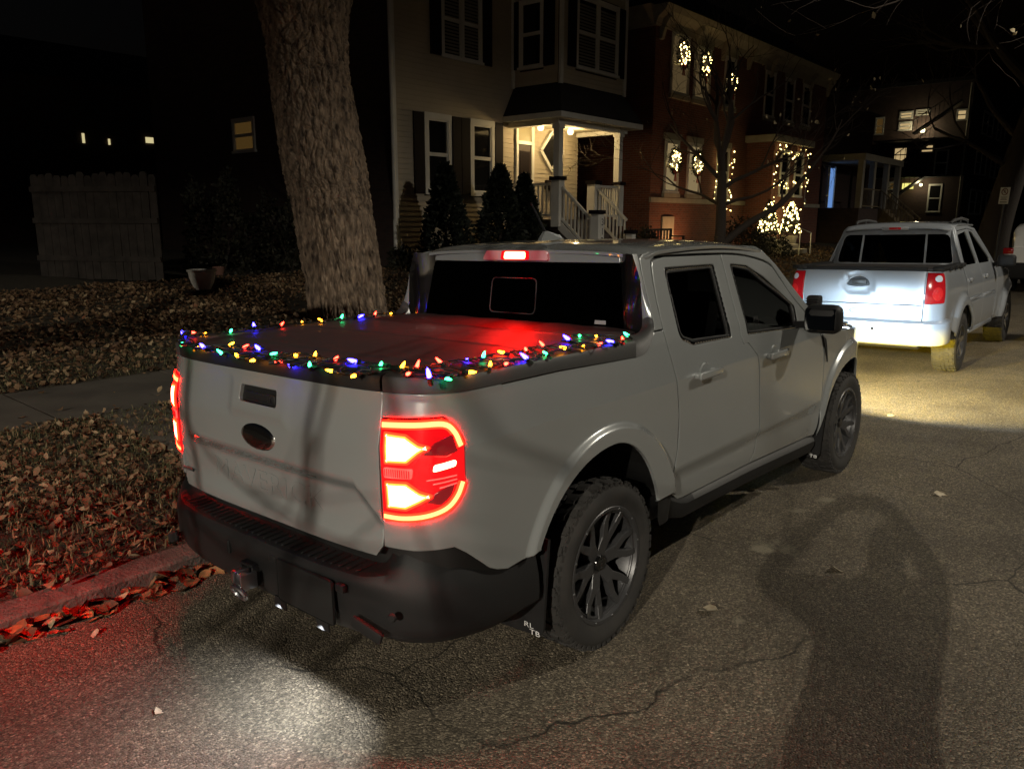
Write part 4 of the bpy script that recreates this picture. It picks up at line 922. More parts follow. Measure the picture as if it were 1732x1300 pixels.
for sg in (1, -1):
    mb = MB(); mb.tube([(sg*.56, .50, 1.765), (sg*.575, .60, 1.80), (sg*.58, 1.0, 1.822), (sg*.575, 1.40, 1.80), (sg*.56, 1.48, 1.755)], [.014, .018, .018, .018, .014], 8); mb.tube([(sg*.577, .95, 1.77), (sg*.577, .95, 1.83)], .014, 6); mb.build('roof_rack', M['gplastic'], SP, True)
    mb = MB(); mb.rbox((sg*.98, 2.02, 1.25), (.22, .11, .16), .04, 3); mi = mb.build('door_mirror', M['plastic'], SP, True)
    mb = MB(); mb.bar((sg*.80, 2.08, 1.19), (sg*.92, 2.03, 1.22), .05, .05); mb.build('mirror_arm', M['plastic'], mi)
    mb = MB(); mb.rbox((sg*.83, 1.25, .44), (.09, 1.5, .06), .02, 2); mb.build('side_step', M['silver'], SP, True)
    for cy in (0., WB2):
        wh = make_wheel(SP, (sg*.76, cy, WZ2), sg, R=WZ2, wd=.25, rim_r=.215, style='plain')
        for j in range(5):
            a = 2*math.pi*(j+.2)/5; mb = MB(); mb.bar((.085, .03*math.cos(a), .03*math.sin(a)), (.105, .20*math.cos(a), .20*math.sin(a)), .065, .03, (1, 0, 0), .05, .02); mb.build('spoke', M['chrome'], wh)
        v = []; n = 16
        for x in (.52, .86):
            for j in range(n):
                t = math.radians(14)+math.radians(152)*j/(n-1); v.append((sg*x, cy+.47*math.cos(t), WZ2+.48*math.sin(t)))
        f = [(j, j+1, n+j+1, n+j) for j in range(n-1)]; v.append((sg*.52, cy, WZ2)); f += [(2*n, j, j+1) for j in range(n-1)]
        mesh_obj('wheel_housing', v, f, M['paint_dark'], SP)
# ================================================================== white SUV further on
SV = empty('suv', lean((.05, 22.0, 0)), label='white SUV parked beyond the silver pickup, cut by the right picture edge', cat='suv')
SV.rotation_euler[1] = -TILT
M['white_paint'] = mat('white_paint', (.72, .72, .70), .35, 0, 1., .05)
def loft(nm, secs, m_, par, n=28):
    """secs: (y, half width, z bottom, z top, exponent)"""
    V = []; Fc = []
    for y, hw, z0, z1, ex in secs:
        zc, hz = (z0+z1)/2, (z1-z0)/2
        for j in range(n):
            t = 2*math.pi*j/n; c_, s_ = math.cos(t), math.sin(t); V.append((hw*np.sign(c_)*abs(c_)**(2/ex), y, zc+hz*np.sign(s_)*abs(s_)**(2/ex)))
    for i in range(len(secs)-1):
        for j in range(n): Fc.append((i*n+j, i*n+(j+1) % n, (i+1)*n+(j+1) % n, (i+1)*n+j))
    Fc += [tuple(range(n)), tuple(range((len(secs)-1)*n, len(secs)*n))[::-1]]
    o = mesh_obj(nm, V, Fc, m_, par, True, angle=50); bm = bmesh.new(); bm.from_mesh(o.data); bmesh.ops.recalc_face_normals(bm, faces=bm.faces[:]); bm.to_mesh(o.data); bm.free(); return o
bo = loft('body', [(-1.02, .80, .62, 1.12, 5), (-.98, .90, .45, 1.16, 6), (-.5, .93, .36, 1.16, 7), (2.4, .93, .36, 1.14, 7), (3.3, .90, .40, 1.08, 6), (3.72, .78, .50, .98, 5)], M['white_paint'], SV)
loft('cabin', [(-.93, .70, 1.02, 1.45, 6), (-.80, .76, 1.02, 1.66, 6), (-.4, .77, 1.02, 1.76, 6), (1.2, .75, 1.02, 1.77, 6), (1.75, .70, 1.02, 1.66, 6), (2.6, .66, 1.02, 1.14, 6)], M['white_paint'], SV)
def rv(x, z): return np.stack([x, -1.0+.34*np.clip((z-1.12)/.55, 0, 1.2)+.05*(np.abs(x)/.7)**3, z], -1)
panel('rear_window', [fil([(-.69, 1.20), (.69, 1.20), (.60, 1.62), (-.60, 1.62)], .06)], lambda x, z: rv(np.asarray(x, float), np.asarray(z, float)), M['gloss'], SV, step=.12, thick=.03, center=(0, 2, 1.2))
for sg in (1, -1):
    mb = MB(); mb.rbox((sg*.80, -.99, 1.06), (.24, .10, .16), .03, 2); mb.build('tail_lamp', mat('suv_lens', (.30, .01, .012), .15, coat=1.) if sg > 0 else bpy.data.materials['suv_lens'], SV, True)
    panel('side_window', [fil([(-.55, 1.22), (1.9, 1.22), (1.45, 1.60), (-.45, 1.64)], .05)], lambda u, v: np.stack([sg*(.785-.08*(np.asarray(v, float)-1.2)/.4), np.asarray(u, float), np.asarray(v, float)], -1), M['gloss'], SV, step=.2, thick=.04)
    mb = MB(); mb.rbox((sg*1.02, 1.75, 1.22), (.2, .12, .16), .04, 2); mb.bar((sg*.85, 1.78, 1.15), (sg*.98, 1.75, 1.18), .05, .05); mb.build('door_mirror', M['plastic'], SV, True)
    for cy in (0., 2.75):
        wh = make_wheel(SV, (sg*.82, cy, .36), sg, R=.36, wd=.23, rim_r=.235, style='plain')
        for j in range(5):
            a = 2*math.pi*(j+.2)/5; mb = MB(); mb.bar((.085, .03*math.cos(a), .03*math.sin(a)), (.10, .22*math.cos(a), .22*math.sin(a)), .06, .03, (1, 0, 0)); mb.build('spoke', M['chrome'], wh)
mb = MB(); mb.rbox((0, -1.02, .56), (1.78, .18, .42), .06, 3); mb.build('rear_bumper', M['plastic'], SV, True)
mb = MB(); mb.rbox((0, -1.06, .93), (.5, .03, .05), .01, 2); mb.build('tailgate_handle', M['plastic'], SV, True)
# ================================================================== kerb, verge, pavement, lawn
def nz(x, y, s=1.):      # cheap smooth height noise
    return (np.sin(x*1.3*s+y*.7*s)+np.sin(x*.6*s-y*1.9*s+1.3)+np.sin(x*2.7*s+y*2.3*s+.4)*.5)/2.5
def gz(x, y=0.):         # ground height left of the kerb
    x = np.asarray(x, float); y = np.asarray(y, float)
    b = np.interp(-x, [1.27, 1.43, 2.2, 4.35, 5.87, 7.0, 10.8, 13., 40.], [.05, .05, .075, .145, .17, .31, .72, .80, .95])
    rough = .018*nz(x, y, 2.)*sst(1.5, 1.9, -x)*(1-sst(4.1, 4.3, -x))+.025*nz(x, y, 1.6)*sst(6., 6.6, -x)
    return b+rough
def ground_mesh(nm, x0, x1, y0, y1, st, m_, dz=0.):
    xs = np.linspace(x0, x1, max(2, int(abs(x1-x0)/st)+1)); ys = np.linspace(y0, y1, max(2, int(abs(y1-y0)/st)+1)); X, Y = np.meshgrid(xs, ys)
    v = np.stack([X.ravel(), Y.ravel(), gz(X.ravel(), Y.ravel())+dz], 1); k = len(xs)
    f = [(i*k+j, i*k+j+1, (i+1)*k+j+1, (i+1)*k+j) for i in range(len(ys)-1) for j in range(k-1)]
    if x1 < x0: f = [q[::-1] for q in f]
    return tag(mesh_obj(nm, v, f, m_, smooth=True), kind='structure')
M['soil'] = mat('leafy_soil', (.030, .022, .014), .95, noise=(14, 6, .35, .65), col2=(.055, .045, .024), bump=(40, .8, .03))
M['concrete'] = mat('concrete', (.058, .050, .040), .9, noise=(2.2, 7, .35, .7), col2=(.095, .083, .066), bump=(90, .35, .004))
M['kerb'] = mat('kerb_concrete', (.055, .050, .043), .9, noise=(9, 8, .3, .7), col2=(.15, .135, .115), bump=(55, .9, .012))
ground_mesh('verge', -4.40, -1.40, -9, 40, .25, M['soil'], -.004)
ground_mesh('lawn', -30, -5.83, -14, 48, .35, M['soil'], -.004)
tag(mesh_obj('far_ground', [(-90, 40, .2), (-1.3, 40, .02), (-1.3, 140, .02), (-90, 140, .2)], [(0, 1, 2, 3)], M['soil']), kind='structure')
tag(mesh_obj('far_verge', [(8.4, -60, -.01), (60, -60, .2), (60, 140, .2), (8.4, 140, -.01)], [(0, 1, 2, 3)], M['soil']), kind='structure')
KB = empty('kerb'); KB['kind'] = 'structure'
kp = [(-1.27, -.12), (-1.262, .035), (-1.272, .048), (-1.285, .052), (-1.425, .056), (-1.43, -.1)]
y = -9.
while y < 40:
    L_ = 2.4; v = []
    for yy in (y+.004, y+L_-.004):
        for x, z in kp: v.append((x, yy, z+.0))
    k = len(kp); f = [(j, j+1, k+j+1, k+j) for j in range(k-1)]+[tuple(range(k))[::-1], tuple(range(k, 2*k))]
    mesh_obj('kerb_stone', v, f, M['kerb'], KB, True, angle=30); y += L_
SW = empty('sidewalk'); SW['kind'] = 'structure'
y = -9.3; j = 0
while y < 40:
    mb = MB(); t_ = rng.uniform(-.004, .004)
    mb.rbox((-5.11, y+.76, .097+t_), (1.50, 1.512, .12), .008, 1, Matrix.Rotation(.016, 3, 'Y')); mb.build('concrete_slab', M['concrete'], SW); y += 1.52
for k in range(2):
    mb = MB(); mb.rbox((-2.15-1.43*k, .32, .062+.05*k), (1.42, .52, .06), .006, 1, Matrix.Rotation(.036, 3, 'Y')); mb.build('concrete_slab', M['concrete'], SW)
# ---- fallen leaves
def fast_tris(nm, V, T, m_, parent=None):
    me = bpy.data.meshes.new(nm); me.vertices.add(len(V)); me.vertices.foreach_set('co', np.asarray(V, np.float32).ravel())
    T = np.asarray(T, np.int32); me.loops.add(T.size); me.loops.foreach_set('vertex_index', T.ravel()); me.polygons.add(len(T))
    me.polygons.foreach_set('loop_start', np.arange(0, T.size, 3, dtype=np.int32)); me.polygons.foreach_set('loop_total', np.full(len(T), 3, np.int32)); me.update(calc_edges=True); me.materials.append(m_)
    return link(bpy.data.objects.new(nm, me), parent)
LT = np.array([(0, 2, 1), (0, 3, 2), (1, 2, 5), (1, 5, 4), (2, 3, 6), (2, 6, 5), (4, 5, 7), (5, 6, 7)])
def leaf_proto(n, size, r):
    """n leaves as arrays (n,8,3) lying near z = 0, curled"""
    L = size*r.uniform(.4, 1.5, n); Wd = L*r.uniform(.5, .8, n); cu = r.uniform(.05, .5, n)*L; fo = r.uniform(-.1, .32, n)*L
    t = np.array([-.5, -.15, .2, .5]); P = np.zeros((n, 8, 3))
    def put(i, tt, wf, fold): P[:, i, 0] = tt*L; P[:, i, 1] = wf*Wd; P[:, i, 2] = cu*(2*tt)**2*.6+fo*fold
    put(0, -.5, 0, 0); put(1, -.18, -.5, .8); put(2, -.18, 0, 0); put(3, -.18, .5, .8); put(4, .18, -.38, .7); put(5, .18, 0, 0); put(6, .18, .38, .7); put(7, .5, 0, 0)
    P[:, :, 1] += r.normal(0, .05, (n, 8))*L[:, None]
    return P
def scatter(P, x, y, z, r, tilt=.45):
    n = len(P); yaw = r.uniform(0, 2*np.pi, n); a = r.normal(0, tilt, n); b = r.normal(0, tilt, n)
    ca, sa, cb, sb, cy, sy = np.cos(a), np.sin(a), np.cos(b), np.sin(b), np.cos(yaw), np.sin(yaw)
    X, Y, Z = P[..., 0], P[..., 1], P[..., 2]
    Y, Z = Y*ca[:, None]-Z*sa[:, None], Y*sa[:, None]+Z*ca[:, None]
    X, Z = X*cb[:, None]+Z*sb[:, None], -X*sb[:, None]+Z*cb[:, None]
    X, Y = X*cy[:, None]-Y*sy[:, None], X*sy[:, None]+Y*cy[:, None]
    zmin = Z.min(1)
    return np.stack([X+x[:, None], Y+y[:, None], Z-zmin[:, None]*.8+z[:, None]], -1)
def island_mat(nm, stops, rough=.75, scale_noise=None):
    m = bpy.data.materials.new(nm); m.use_nodes = True; n = m.node_tree.nodes; l = m.node_tree.links; b = n['Principled BSDF']; b.inputs['Roughness'].default_value = rough
    ge = n.new('ShaderNodeNewGeometry'); r = n.new('ShaderNodeValToRGB'); l.new(ge.outputs['Random Per Island'], r.inputs[0])
    while len(r.color_ramp.elements) < len(stops): r.color_ramp.elements.new(.5)
    for e, (p, c) in zip(r.color_ramp.elements, stops): e.position = p; e.color = (*c, 1)
    l.new(r.outputs[0], b.inputs['Base Color']); return m
LEAFC = [(0., (.058, .031, .016)), (.3, (.110, .060, .028)), (.6, (.160, .098, .048)), (.82, (.225, .150, .078)), (.95, (.32, .24, .14)), (1., (.17, .06, .024))]
M['leaf'] = island_mat('dry_leaf', LEAFC)
def leaf_field(nm, n, x0, x1, y0, y1, size, seed, dens=None, label=None):
    r = np.random.default_rng(seed); x = r.uniform(x0, x1, n); y = r.uniform(y0, y1, n)
    if dens is not None: k = r.uniform(0, 1, n) < dens(x, y); x, y = x[k], y[k]
    P = leaf_proto(len(x), size, r); Q = scatter(P, x, y, gz(x, y)+r.uniform(0, .03, len(x)), r)
    o = fast_tris(nm, Q.reshape(-1, 3), (LT[None]+8*np.arange(len(x))[:, None, None]).reshape(-1, 3), M['leaf'])
    return tag(o, label, 'leaves', kind='stuff')
clump = lambda x, y: .55+.45*nz(x, y, 2.3)
leaf_field('leaf_litter', 42000, -10.9, -5.80, -2.5, 13.5, .060, 11, lambda x, y: np.clip(.72+.42*nz(x, y, 2.0)+.25*nz(x+3, y, .7), .12, 1), 'dry brown leaves thickly covering the lawn beyond the pavement')
leaf_field('leaf_litter', 9000, -11, -5.8, 13.5, 34, .09, 12, None, 'dry brown leaves on the front lawns further along')
leaf_field('leaf_litter', 17000, -4.38, -1.44, -2.6, 6.0, .050, 13, lambda x, y: np.clip(.62+.45*nz(x, y, 2.6)+.25*sst(2.2, 3.2, -x), .08, 1)*np.where((np.abs(y-.32) < .27), .25, 1), 'dry brown leaves strewn over the grass verge by the kerb')
leaf_field('leaf_litter', 420, -1.75, -1.30, -2.6, 2.5, .055, 15, lambda x, y: sst(1.30, 1.55, -x)*.8+.12, 'dry leaves drifted onto the kerb top')
leaf_field('leaf_litter', 60, -5.8, -4.4, -2, 6.0, .06, 14, None, 'few dry leaves on the concrete pavement')
# grass blades
def grass(nm, n, x0, x1, y0, y1, h, seed, label, dens=None):
    r = np.random.default_rng(seed); x = r.uniform(x0, x1, n); y = r.uniform(y0, y1, n)
    if dens is not None: k = r.uniform(0, 1, n) < dens(x, y); x, y = x[k], y[k]
    n = len(x); z = gz(x, y); a = r.uniform(0, 2*np.pi, n); hh = h*r.uniform(.5, 1.4, n); le = hh*r.uniform(.1, 1.3, n); w_ = .0028
    dx, dy = np.cos(a), np.sin(a); V = np.zeros((n, 5, 3)); px_, py_ = -dy*w_, dx*w_
    V[:, 0] = np.stack([x-px_, y-py_, z], 1); V[:, 1] = np.stack([x+px_, y+py_, z], 1)
    V[:, 2] = np.stack([x-px_+dx*le*.4, y-py_+dy*le*.4, z+hh*.6], 1); V[:, 3] = np.stack([x+px_+dx*le*.4, y+py_+dy*le*.4, z+hh*.6], 1); V[:, 4] = np.stack([x+dx*le, y+dy*le, z+hh*.75], 1)
    T = np.array([(0, 1, 3), (0, 3, 2), (2, 3, 4)]); o = fast_tris(nm, V.reshape(-1, 3), (T[None]+5*np.arange(n)[:, None, None]).reshape(-1, 3), M['grass']); return tag(o, label, 'grass', kind='stuff')
M['grass'] = island_mat('dry_grass', [(0., (.035, .045, .015)), (.45, (.06, .065, .022)), (.75, (.13, .11, .05)), (1., (.22, .18, .09))], .7)
grass('verge_grass', 26000, -4.36, -1.44, -2.6, 5.0, .055, 21, 'thin half dry grass growing between leaves on the verge')
grass('lawn_grass', 12000, -7.5, -5.84, -2., 6.0, .05, 22, 'short grass along the lawn edge by the pavement', lambda x, y: sst(7.5, 5.9, -x))
# ---- leaves one can tell apart: in the gutter and alone on the road
r = np.random.default_rng(5); NP = 10; protos = []
for i in range(NP):
    P = leaf_proto(1, .074, r)[0]; P[:, 2] *= .55; zz_ = P[:, 2].min(); P[:, 2] -= zz_
    t_ = i/(NP-1); c0 = np.array([q[1] for q in LEAFC]); cc = c0[i % len(c0)]*r.uniform(1.1, 1.7)*(np.array([1.25, .95, .7]) if i % 3 == 0 else 1)
    mm = mat('leaf_tone', tuple(cc), .7, noise=(40, 3, .4, .7), col2=tuple(cc*.6)); me = fast_tris('fallen_leaf', P, LT, mm); protos.append(me.data); COL.objects.unlink(me); bpy.data.objects.remove(me)
def one_leaf(x, y, z, lab, grp, sc=1., tilt=.3):
    o = bpy.data.objects.new('fallen_leaf', protos[r.integers(NP)]); link(o); o.location = (x, y, z); o.rotation_euler = (r.normal(0, tilt), r.normal(0, tilt), r.uniform(0, 6.28)); s_ = sc*r.uniform(.7, 1.25); o.scale = (s_, s_, s_)
    return tag(o, lab, 'leaf', grp)
PALE = mat('pale_dry_leaf', (.46, .40, .29), .7, noise=(40, 3, .4, .7), col2=(.32, .26, .17))
ng = 0
while ng < 270:
    yy = r.uniform(-2.6, .15); off = abs(r.normal(0, .10)); ed = .10+.06*math.sin(yy*5)+.04*math.sin(yy*13+1)
    if off > ed+.08: continue
    xx = -1.24+off; k_ = r.uniform(0, 1)
    one_leaf(xx, yy, roadz(xx)+.003+.045*k_*max(0, 1-off/.16), 'dry brown leaf lying in the gutter along the kerb', 'leaves in the gutter by the kerb', 1.15); ng += 1
for (xx, yy, lab) in ((.56, 2.30, 'pale leaf on the road beside the grey pickup front door'), (1.42, 1.37, 'curled pale leaf within the photographer shadow on the road'), (1.56, 2.95, 'curled pale leaf on the road beyond the photographer shadow'), (1.1, .55, 'small leaf on the road near the photographer shadow foot'), (-.15, -1.45, 'yellowish leaf on the white lit patch behind the pickup'), (-.95, -1.35, 'pale leaf lying alone on the asphalt near the gutter'), (.7, 5.1, 'small leaf on the road ahead of the grey pickup'), (1.9, 4.6, 'pale leaf on the open road ahead')):
    o = one_leaf(xx, yy, roadz(xx)+.003, lab, None, .9, .25); o.data = o.data.copy(); o.data.materials[0] = PALE
# ================================================================== buildings
M['siding'] = mat('cream_siding', (.50, .43, .33), .8, noise=(1.2, 5, .3, .7), col2=(.43, .37, .28))
M['trim'] = mat('white_trim', (.74, .72, .67), .7, noise=(3, 4, .3, .7), col2=(.64, .62, .57))
M['shutter'] = mat('dark_shutter', (.010, .006, .008), .75, spec=.15)
M['pane'] = mat('dark_window', (.012, .012, .013), .08, spec=.6)
M['blind'] = mat('window_blind', (.22, .20, .16), .7)
M['shingle'] = mat('dark_shingle', (.022, .018, .018), .9, bump=(20, .5, .02))
M['door'] = mat('dark_door', (.035, .022, .018), .5)
M['porch_floor'] = mat('porch_floor', (.10, .08, .07), .7)
M['warm_win'] = emis('lit_window_warm', (1., .62, .28), .30)
M['dim_win'] = emis('lit_window_dim', (.9, .50, .13), .05)
def brickmat(nm, c1, c2, mort, sc=1.):
    m = bpy.data.materials.new(nm); m.use_nodes = True; n = m.node_tree.nodes; l = m.node_tree.links; b = n['Principled BSDF']; b.inputs['Roughness'].default_value = .9
    tc = n.new('ShaderNodeTexCoord'); sx = n.new('ShaderNodeSeparateXYZ'); cx = n.new('ShaderNodeCombineXYZ'); ad = n.new('ShaderNodeMath')
    l.new(tc.outputs['Object'], sx.inputs[0]); l.new(sx.outputs[0], ad.inputs[0]); l.new(sx.outputs[1], ad.inputs[1]); l.new(ad.outputs[0], cx.inputs[0]); l.new(sx.outputs[2], cx.inputs[1])
    t = n.new('ShaderNodeTexBrick'); l.new(cx.outputs[0], t.inputs['Vector']); t.inputs['Scale'].default_value = 1.; t.inputs['Brick Width'].default_value = .215*sc; t.inputs['Row Height'].default_value = .075*sc; t.inputs['Mortar Size'].default_value = .007*sc
    t.inputs['Color1'].default_value = (*c1, 1); t.inputs['Color2'].default_value = (*c2, 1); t.inputs['Mortar'].default_value = (*mort, 1); l.new(t.outputs['Color'], b.inputs['Base Color'])
    bp = n.new('ShaderNodeBump'); bp.inputs['Strength'].default_value = .6; bp.inputs['Distance'].default_value = .01; bp.invert = True; l.new(t.outputs['Fac'], bp.inputs['Height']); l.new(bp.outputs['Normal'], b.inputs['Normal']); return m
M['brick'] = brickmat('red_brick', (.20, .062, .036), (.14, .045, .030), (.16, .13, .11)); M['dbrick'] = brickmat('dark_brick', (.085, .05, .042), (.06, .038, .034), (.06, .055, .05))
M['stone'] = mat('pale_stone', (.42, .38, .30), .85, noise=(4, 5, .3, .7), col2=(.33, .30, .24))
def siding(par, axis, fixed, a0, a1, z0, z1, sgn, holes=(), st=.115):
    """clapboards: one mesh of overlapping boards on a wall; axis 'y' (wall at x = fixed) or 'x' (wall at y = fixed)"""
    mb = MB(); z = z0
    while z < z1-.01:
        zt = min(z+st, z1); segs = [(a0, a1)]
        for (h0, h1, hz0, hz1) in holes:
            if hz0 < zt-.02 and hz1 > z+.02:
                ns = []
                for s0, s1 in segs:
                    if h1 <= s0 or h0 >= s1: ns.append((s0, s1)); continue
                    if h0 > s0: ns.append((s0, h0))
                    if h1 < s1: ns.append((h1, s1))
                segs = ns
        for s0, s1 in segs:
            o = .022*sgn; i_ = .006*sgn
            if axis == 'y': poly = [(fixed, s0, z), (fixed+o, s0, z), (fixed+i_, s0, zt+.004), (fixed, s0, zt+.004)]; mb.prism(poly, (0, s1-s0, 0))
            else: poly = [(s0, fixed, z), (s0, fixed+o, z), (s0, fixed+i_, zt+.004), (s0, fixed, zt+.004)]; mb.prism(poly, (s1-s0, 0, 0))
        z = zt
    o = mb.build('clapboards', M['siding'], par); o['kind'] = 'stuff'; return o
def rel(par): return np.array(par.location)
def window(par, axis, fixed, a0, a1, z0, z1, sgn, pane=None, twin=False, frame=.07, shut=None, blind=None):
    """casing, sash rails and panes set in a wall"""
    def bx(mb, p0, p1, q0, q1, d0, d1):
        d0, d1 = sorted((fixed+d0*sgn, fixed+d1*sgn))
        if axis == 'y': mb.box((d0, p0, q0), (d1, p1, q1))
        else: mb.box((p0, d0, q0), (p1, d1, q1))
    mb = MB(); fw = frame
    bx(mb, a0, a1, z1-fw*1.2, z1, -.05, .05); bx(mb, a0-.03, a1+.03, z0, z0+fw*.9, -.05, .075); bx(mb, a0, a0+fw, z0+fw*.9, z1-fw*1.2, -.05, .045); bx(mb, a1-fw, a1, z0+fw*.9, z1-fw*1.2, -.05, .045)
    mid = [(a0+fw, a1-fw)]
    if twin: c = (a0+a1)/2; bx(mb, c-fw*.55, c+fw*.55, z0+fw*.9, z1-fw*1.2, -.05, .044); mid = [(a0+fw, c-fw*.55), (c+fw*.55, a1-fw)]
    w_ = mb.build('window', M['trim'], par)
    zm = (z0+z1)/2
    for p0, p1 in mid:
        mb = MB(); s_ = .04
        for q0, q1 in ((z0+fw*.9, zm), (zm, z1-fw*1.2)):
            dd = .022 if q0 > zm-.1 else .014
            bx(mb, p0, p0+s_, q0, q1, -.004, dd+.012); bx(mb, p1-s_, p1, q0, q1, -.004, dd+.012); bx(mb, p0+s_, p1-s_, q0, q0+s_, -.004, dd+.012); bx(mb, p0+s_, p1-s_, q1-s_, q1, -.004, dd+.012)
        mb.build('sash', M['trim'], w_)
        mb = MB(); bx(mb, p0+.01, p1-.01, z0+fw*.8, z1-fw*1.1, -.007, -.002); mb.build('pane', pane or M['pane'], w_)
        if blind:
            nb_ = int((z1-z0-.3)/.075)
            mb = MB()
            for q in range(nb_): zz_ = z0+.14+q*.075; bx(mb, p0+.05, p1-.05, zz_, zz_+.045, -.001, .003)
            mb.build('blind', M['blind'], w_)
    if shut:
        for (s0, s1) in shut:
            mb = MB(); bx(mb, s0, s1, z0+.02, z1-.02, .024, .055); mb.build('shutter', M['shutter'], par)
    return w_
# ---------------------------------------------------------------- cream house
H1 = empty('clapboard_house', (0, 0, 0), label='cream clapboard house with dark shutters and a lit corner porch', cat='house')
mb = MB(); mb.box((-22, 9.45, .3), (-11.03, 16.40, 8.4)); mb.box((-11.03, 13.55, 5.06), (-9.55, 16.40, 8.4)); mb.build('wall_core', M['shutter'], H1)
hf = [(10.94, 12.32, 5.44, 7.15), (10.34, 11.22, 2.36, 4.19), (11.87, 12.76, 2.36, 4.19), (13.58, 14.30, 1.8, 4.25)]
siding(H1, 'y', -11.03, 9.50, 16.40, .95, 8.4, 1, [(a-.02, b-(-.02), c_, d) for a, b, c_, d in hf])
mb = MB(); mb.box((-22, 9.425, .5), (-11.06, 9.448, 8.4)); mb.build('shade_toned_side_wall', M['dbrick'], H1)  # shade put into the colour: dark brick since lamplight should miss this wall
siding(H1, 'y', -9.55, 13.62, 16.40, 5.08, 8.4, 1, [(14.15, 16.05, 5.47, 7.22)])
siding(H1, 'x', 13.55, -11.0, -9.62, 5.08, 8.4, -1, [(-10.82, -10.05, 5.47, 7.1)])
mb = MB()
mb.box((-11.04, 9.38, .9), (-10.98, 9.50, 8.4)); mb.build('corner_board', M['trim'], H1)
for a, b in (((-9.56, 13.50), (-9.50, 13.62)), ((-9.56, 16.36), (-9.50, 16.48)), ((-11.04, 13.44), (-10.97, 13.54))):
    mb = MB(); mb.box((a[0], a[1], 5.05), (b[0], b[1], 8.4)); mb.build('corner_board', M['trim'], H1)
mb = MB(); mb.tube([(-10.93, 9.33, 1.0), (-10.93, 9.33, 8.3)], .045, 10); mb.build('downpipe', M['trim'], H1, True)
window(H1, 'y', -11.02, 10.94, 12.32, 5.44, 7.15, 1, twin=True, shut=[(10.58, 10.92), (12.34, 12.66)], blind=True)
window(H1, 'y', -11.02, 10.34, 11.22, 2.36, 4.19, 1, shut=[(10.0, 10.32), (11.25, 11.54)], frame=.11)
window(H1, 'y', -11.02, 11.87, 12.76, 2.36, 4.19, 1, shut=[(11.56, 11.85), (12.78, 13.07)], frame=.11)
window(H1, 'y', -9.54, 14.15, 16.05, 5.47, 7.22, 1, twin=True, shut=[(13.80, 14.13), (16.07, 16.34)], blind=True)
window(H1, 'x', 13.54, -10.82, -10.05, 5.47, 7.1, -1, shut=[(-10.98, -10.84), (-10.03, -9.70)])
window(H1, 'x', 9.42, -17.48, -16.42, 3.52, 4.42, -1, pane=M['dim_win'])
# roof
mb = MB(); mb.prism([(-22.4, 9.0, 8.4), (-10.6, 9.0, 8.4), (-16.5, 9.0, 11.8)], (0, 7.9, 0)); mb.build('roof', M['shingle'], H1)
# porch
PF = MB(); PF.box((-11.0, 13.50, 1.62), (-9.42, 16.55, 1.80)); PF.build('porch_floor', M['porch_floor'], H1)
mb = MB(); mb.box((-10.9, 13.6, .7), (-9.55, 16.4, 1.62)); mb.build('porch_base', M['dbrick'], H1)
ev = 4.34; mb = MB()
e0, e1, e2 = -9.16, 13.10, 16.86
vv = [(-11., e1, ev), (e0, e1, ev), (e0, e2, ev), (-11., e2, ev), (-11., 13.52, 5.06), (-9.53, 13.52, 5.06), (-9.53, 16.44, 5.06), (-11., 16.44, 5.06)]
mb.add(vv, [(0, 1, 5, 4), (1, 2, 6, 5), (2, 3, 7, 6)]); mb.build('porch_roof', M['shingle'], H1)
mb = MB(); mb.box((-11., e1, ev-.13), (e0, e2, ev-.002)); mb.build('porch_eave', M['trim'], H1)
mb = MB(); mb.box((-11., 13.32, 4.08), (-9.40, 13.50, 4.21)); mb.box((-9.55, 13.50, 4.08), (-9.40, 16.30, 4.21)); mb.box((-11., 16.30, 4.08), (-9.40, 16.45, 4.21)); mb.build('porch_beam', M['trim'], H1)
M['porch_ceiling'] = mat('porch_ceiling', (.55, .50, .38), .8)
mb = MB(); mb.box((-11., 13.5, 4.19), (-9.55, 16.3, 4.208)); mb.build('porch_ceiling', M['porch_ceiling'], H1)
for yy in (13.42, 16.14):
    mb = MB(); mb.box((-9.56, yy-.085, 2.80), (-9.39, yy+.085, 4.08)); mb.box((-9.59, yy-.11, 3.98), (-9.36, yy+.11, 4.079)); mb.build('porch_post', M['trim'], H1)
for (xx, yy, z0, z1, w_) in ((-9.47, 13.42, 1.62, 2.75, .12), (-9.47, 14.98, 1.62, 2.70, .12), (-9.47, 16.20, 1.62, 2.72, .10), (-8.28, 13.42, .75, 1.93, .11), (-8.28, 14.98, .75, 1.45, .09)):
    mb = MB(); mb.box((xx-w_, yy-w_, z0), (xx+w_, yy+w_, z1)); nw = mb.build('newel_post', M['trim'], H1)
    mb = MB(); mb.box((xx-w_-.04, yy-w_-.04, z1), (xx+w_+.04, yy+w_+.04, z1+.09)); mb.build('post_cap', M['shutter'], nw)
    if xx > -9 and yy < 14:
        pl = MB(); pl.box((xx+w_+.004, yy-.02, z1-.80), (xx+w_+.014, yy+.13, z1-.06)); pb = pl.build('number_board', M['trim'], nw)
        for q, ch in enumerate('312'):
            tv, tf = text_mesh(ch, .23, 0); mesh_obj('house_number', [(xx+w_+.017, yy+.055+p[0], z1-.20-.22*q+p[1]) for p in tv], tf, M['shutter'], pb)
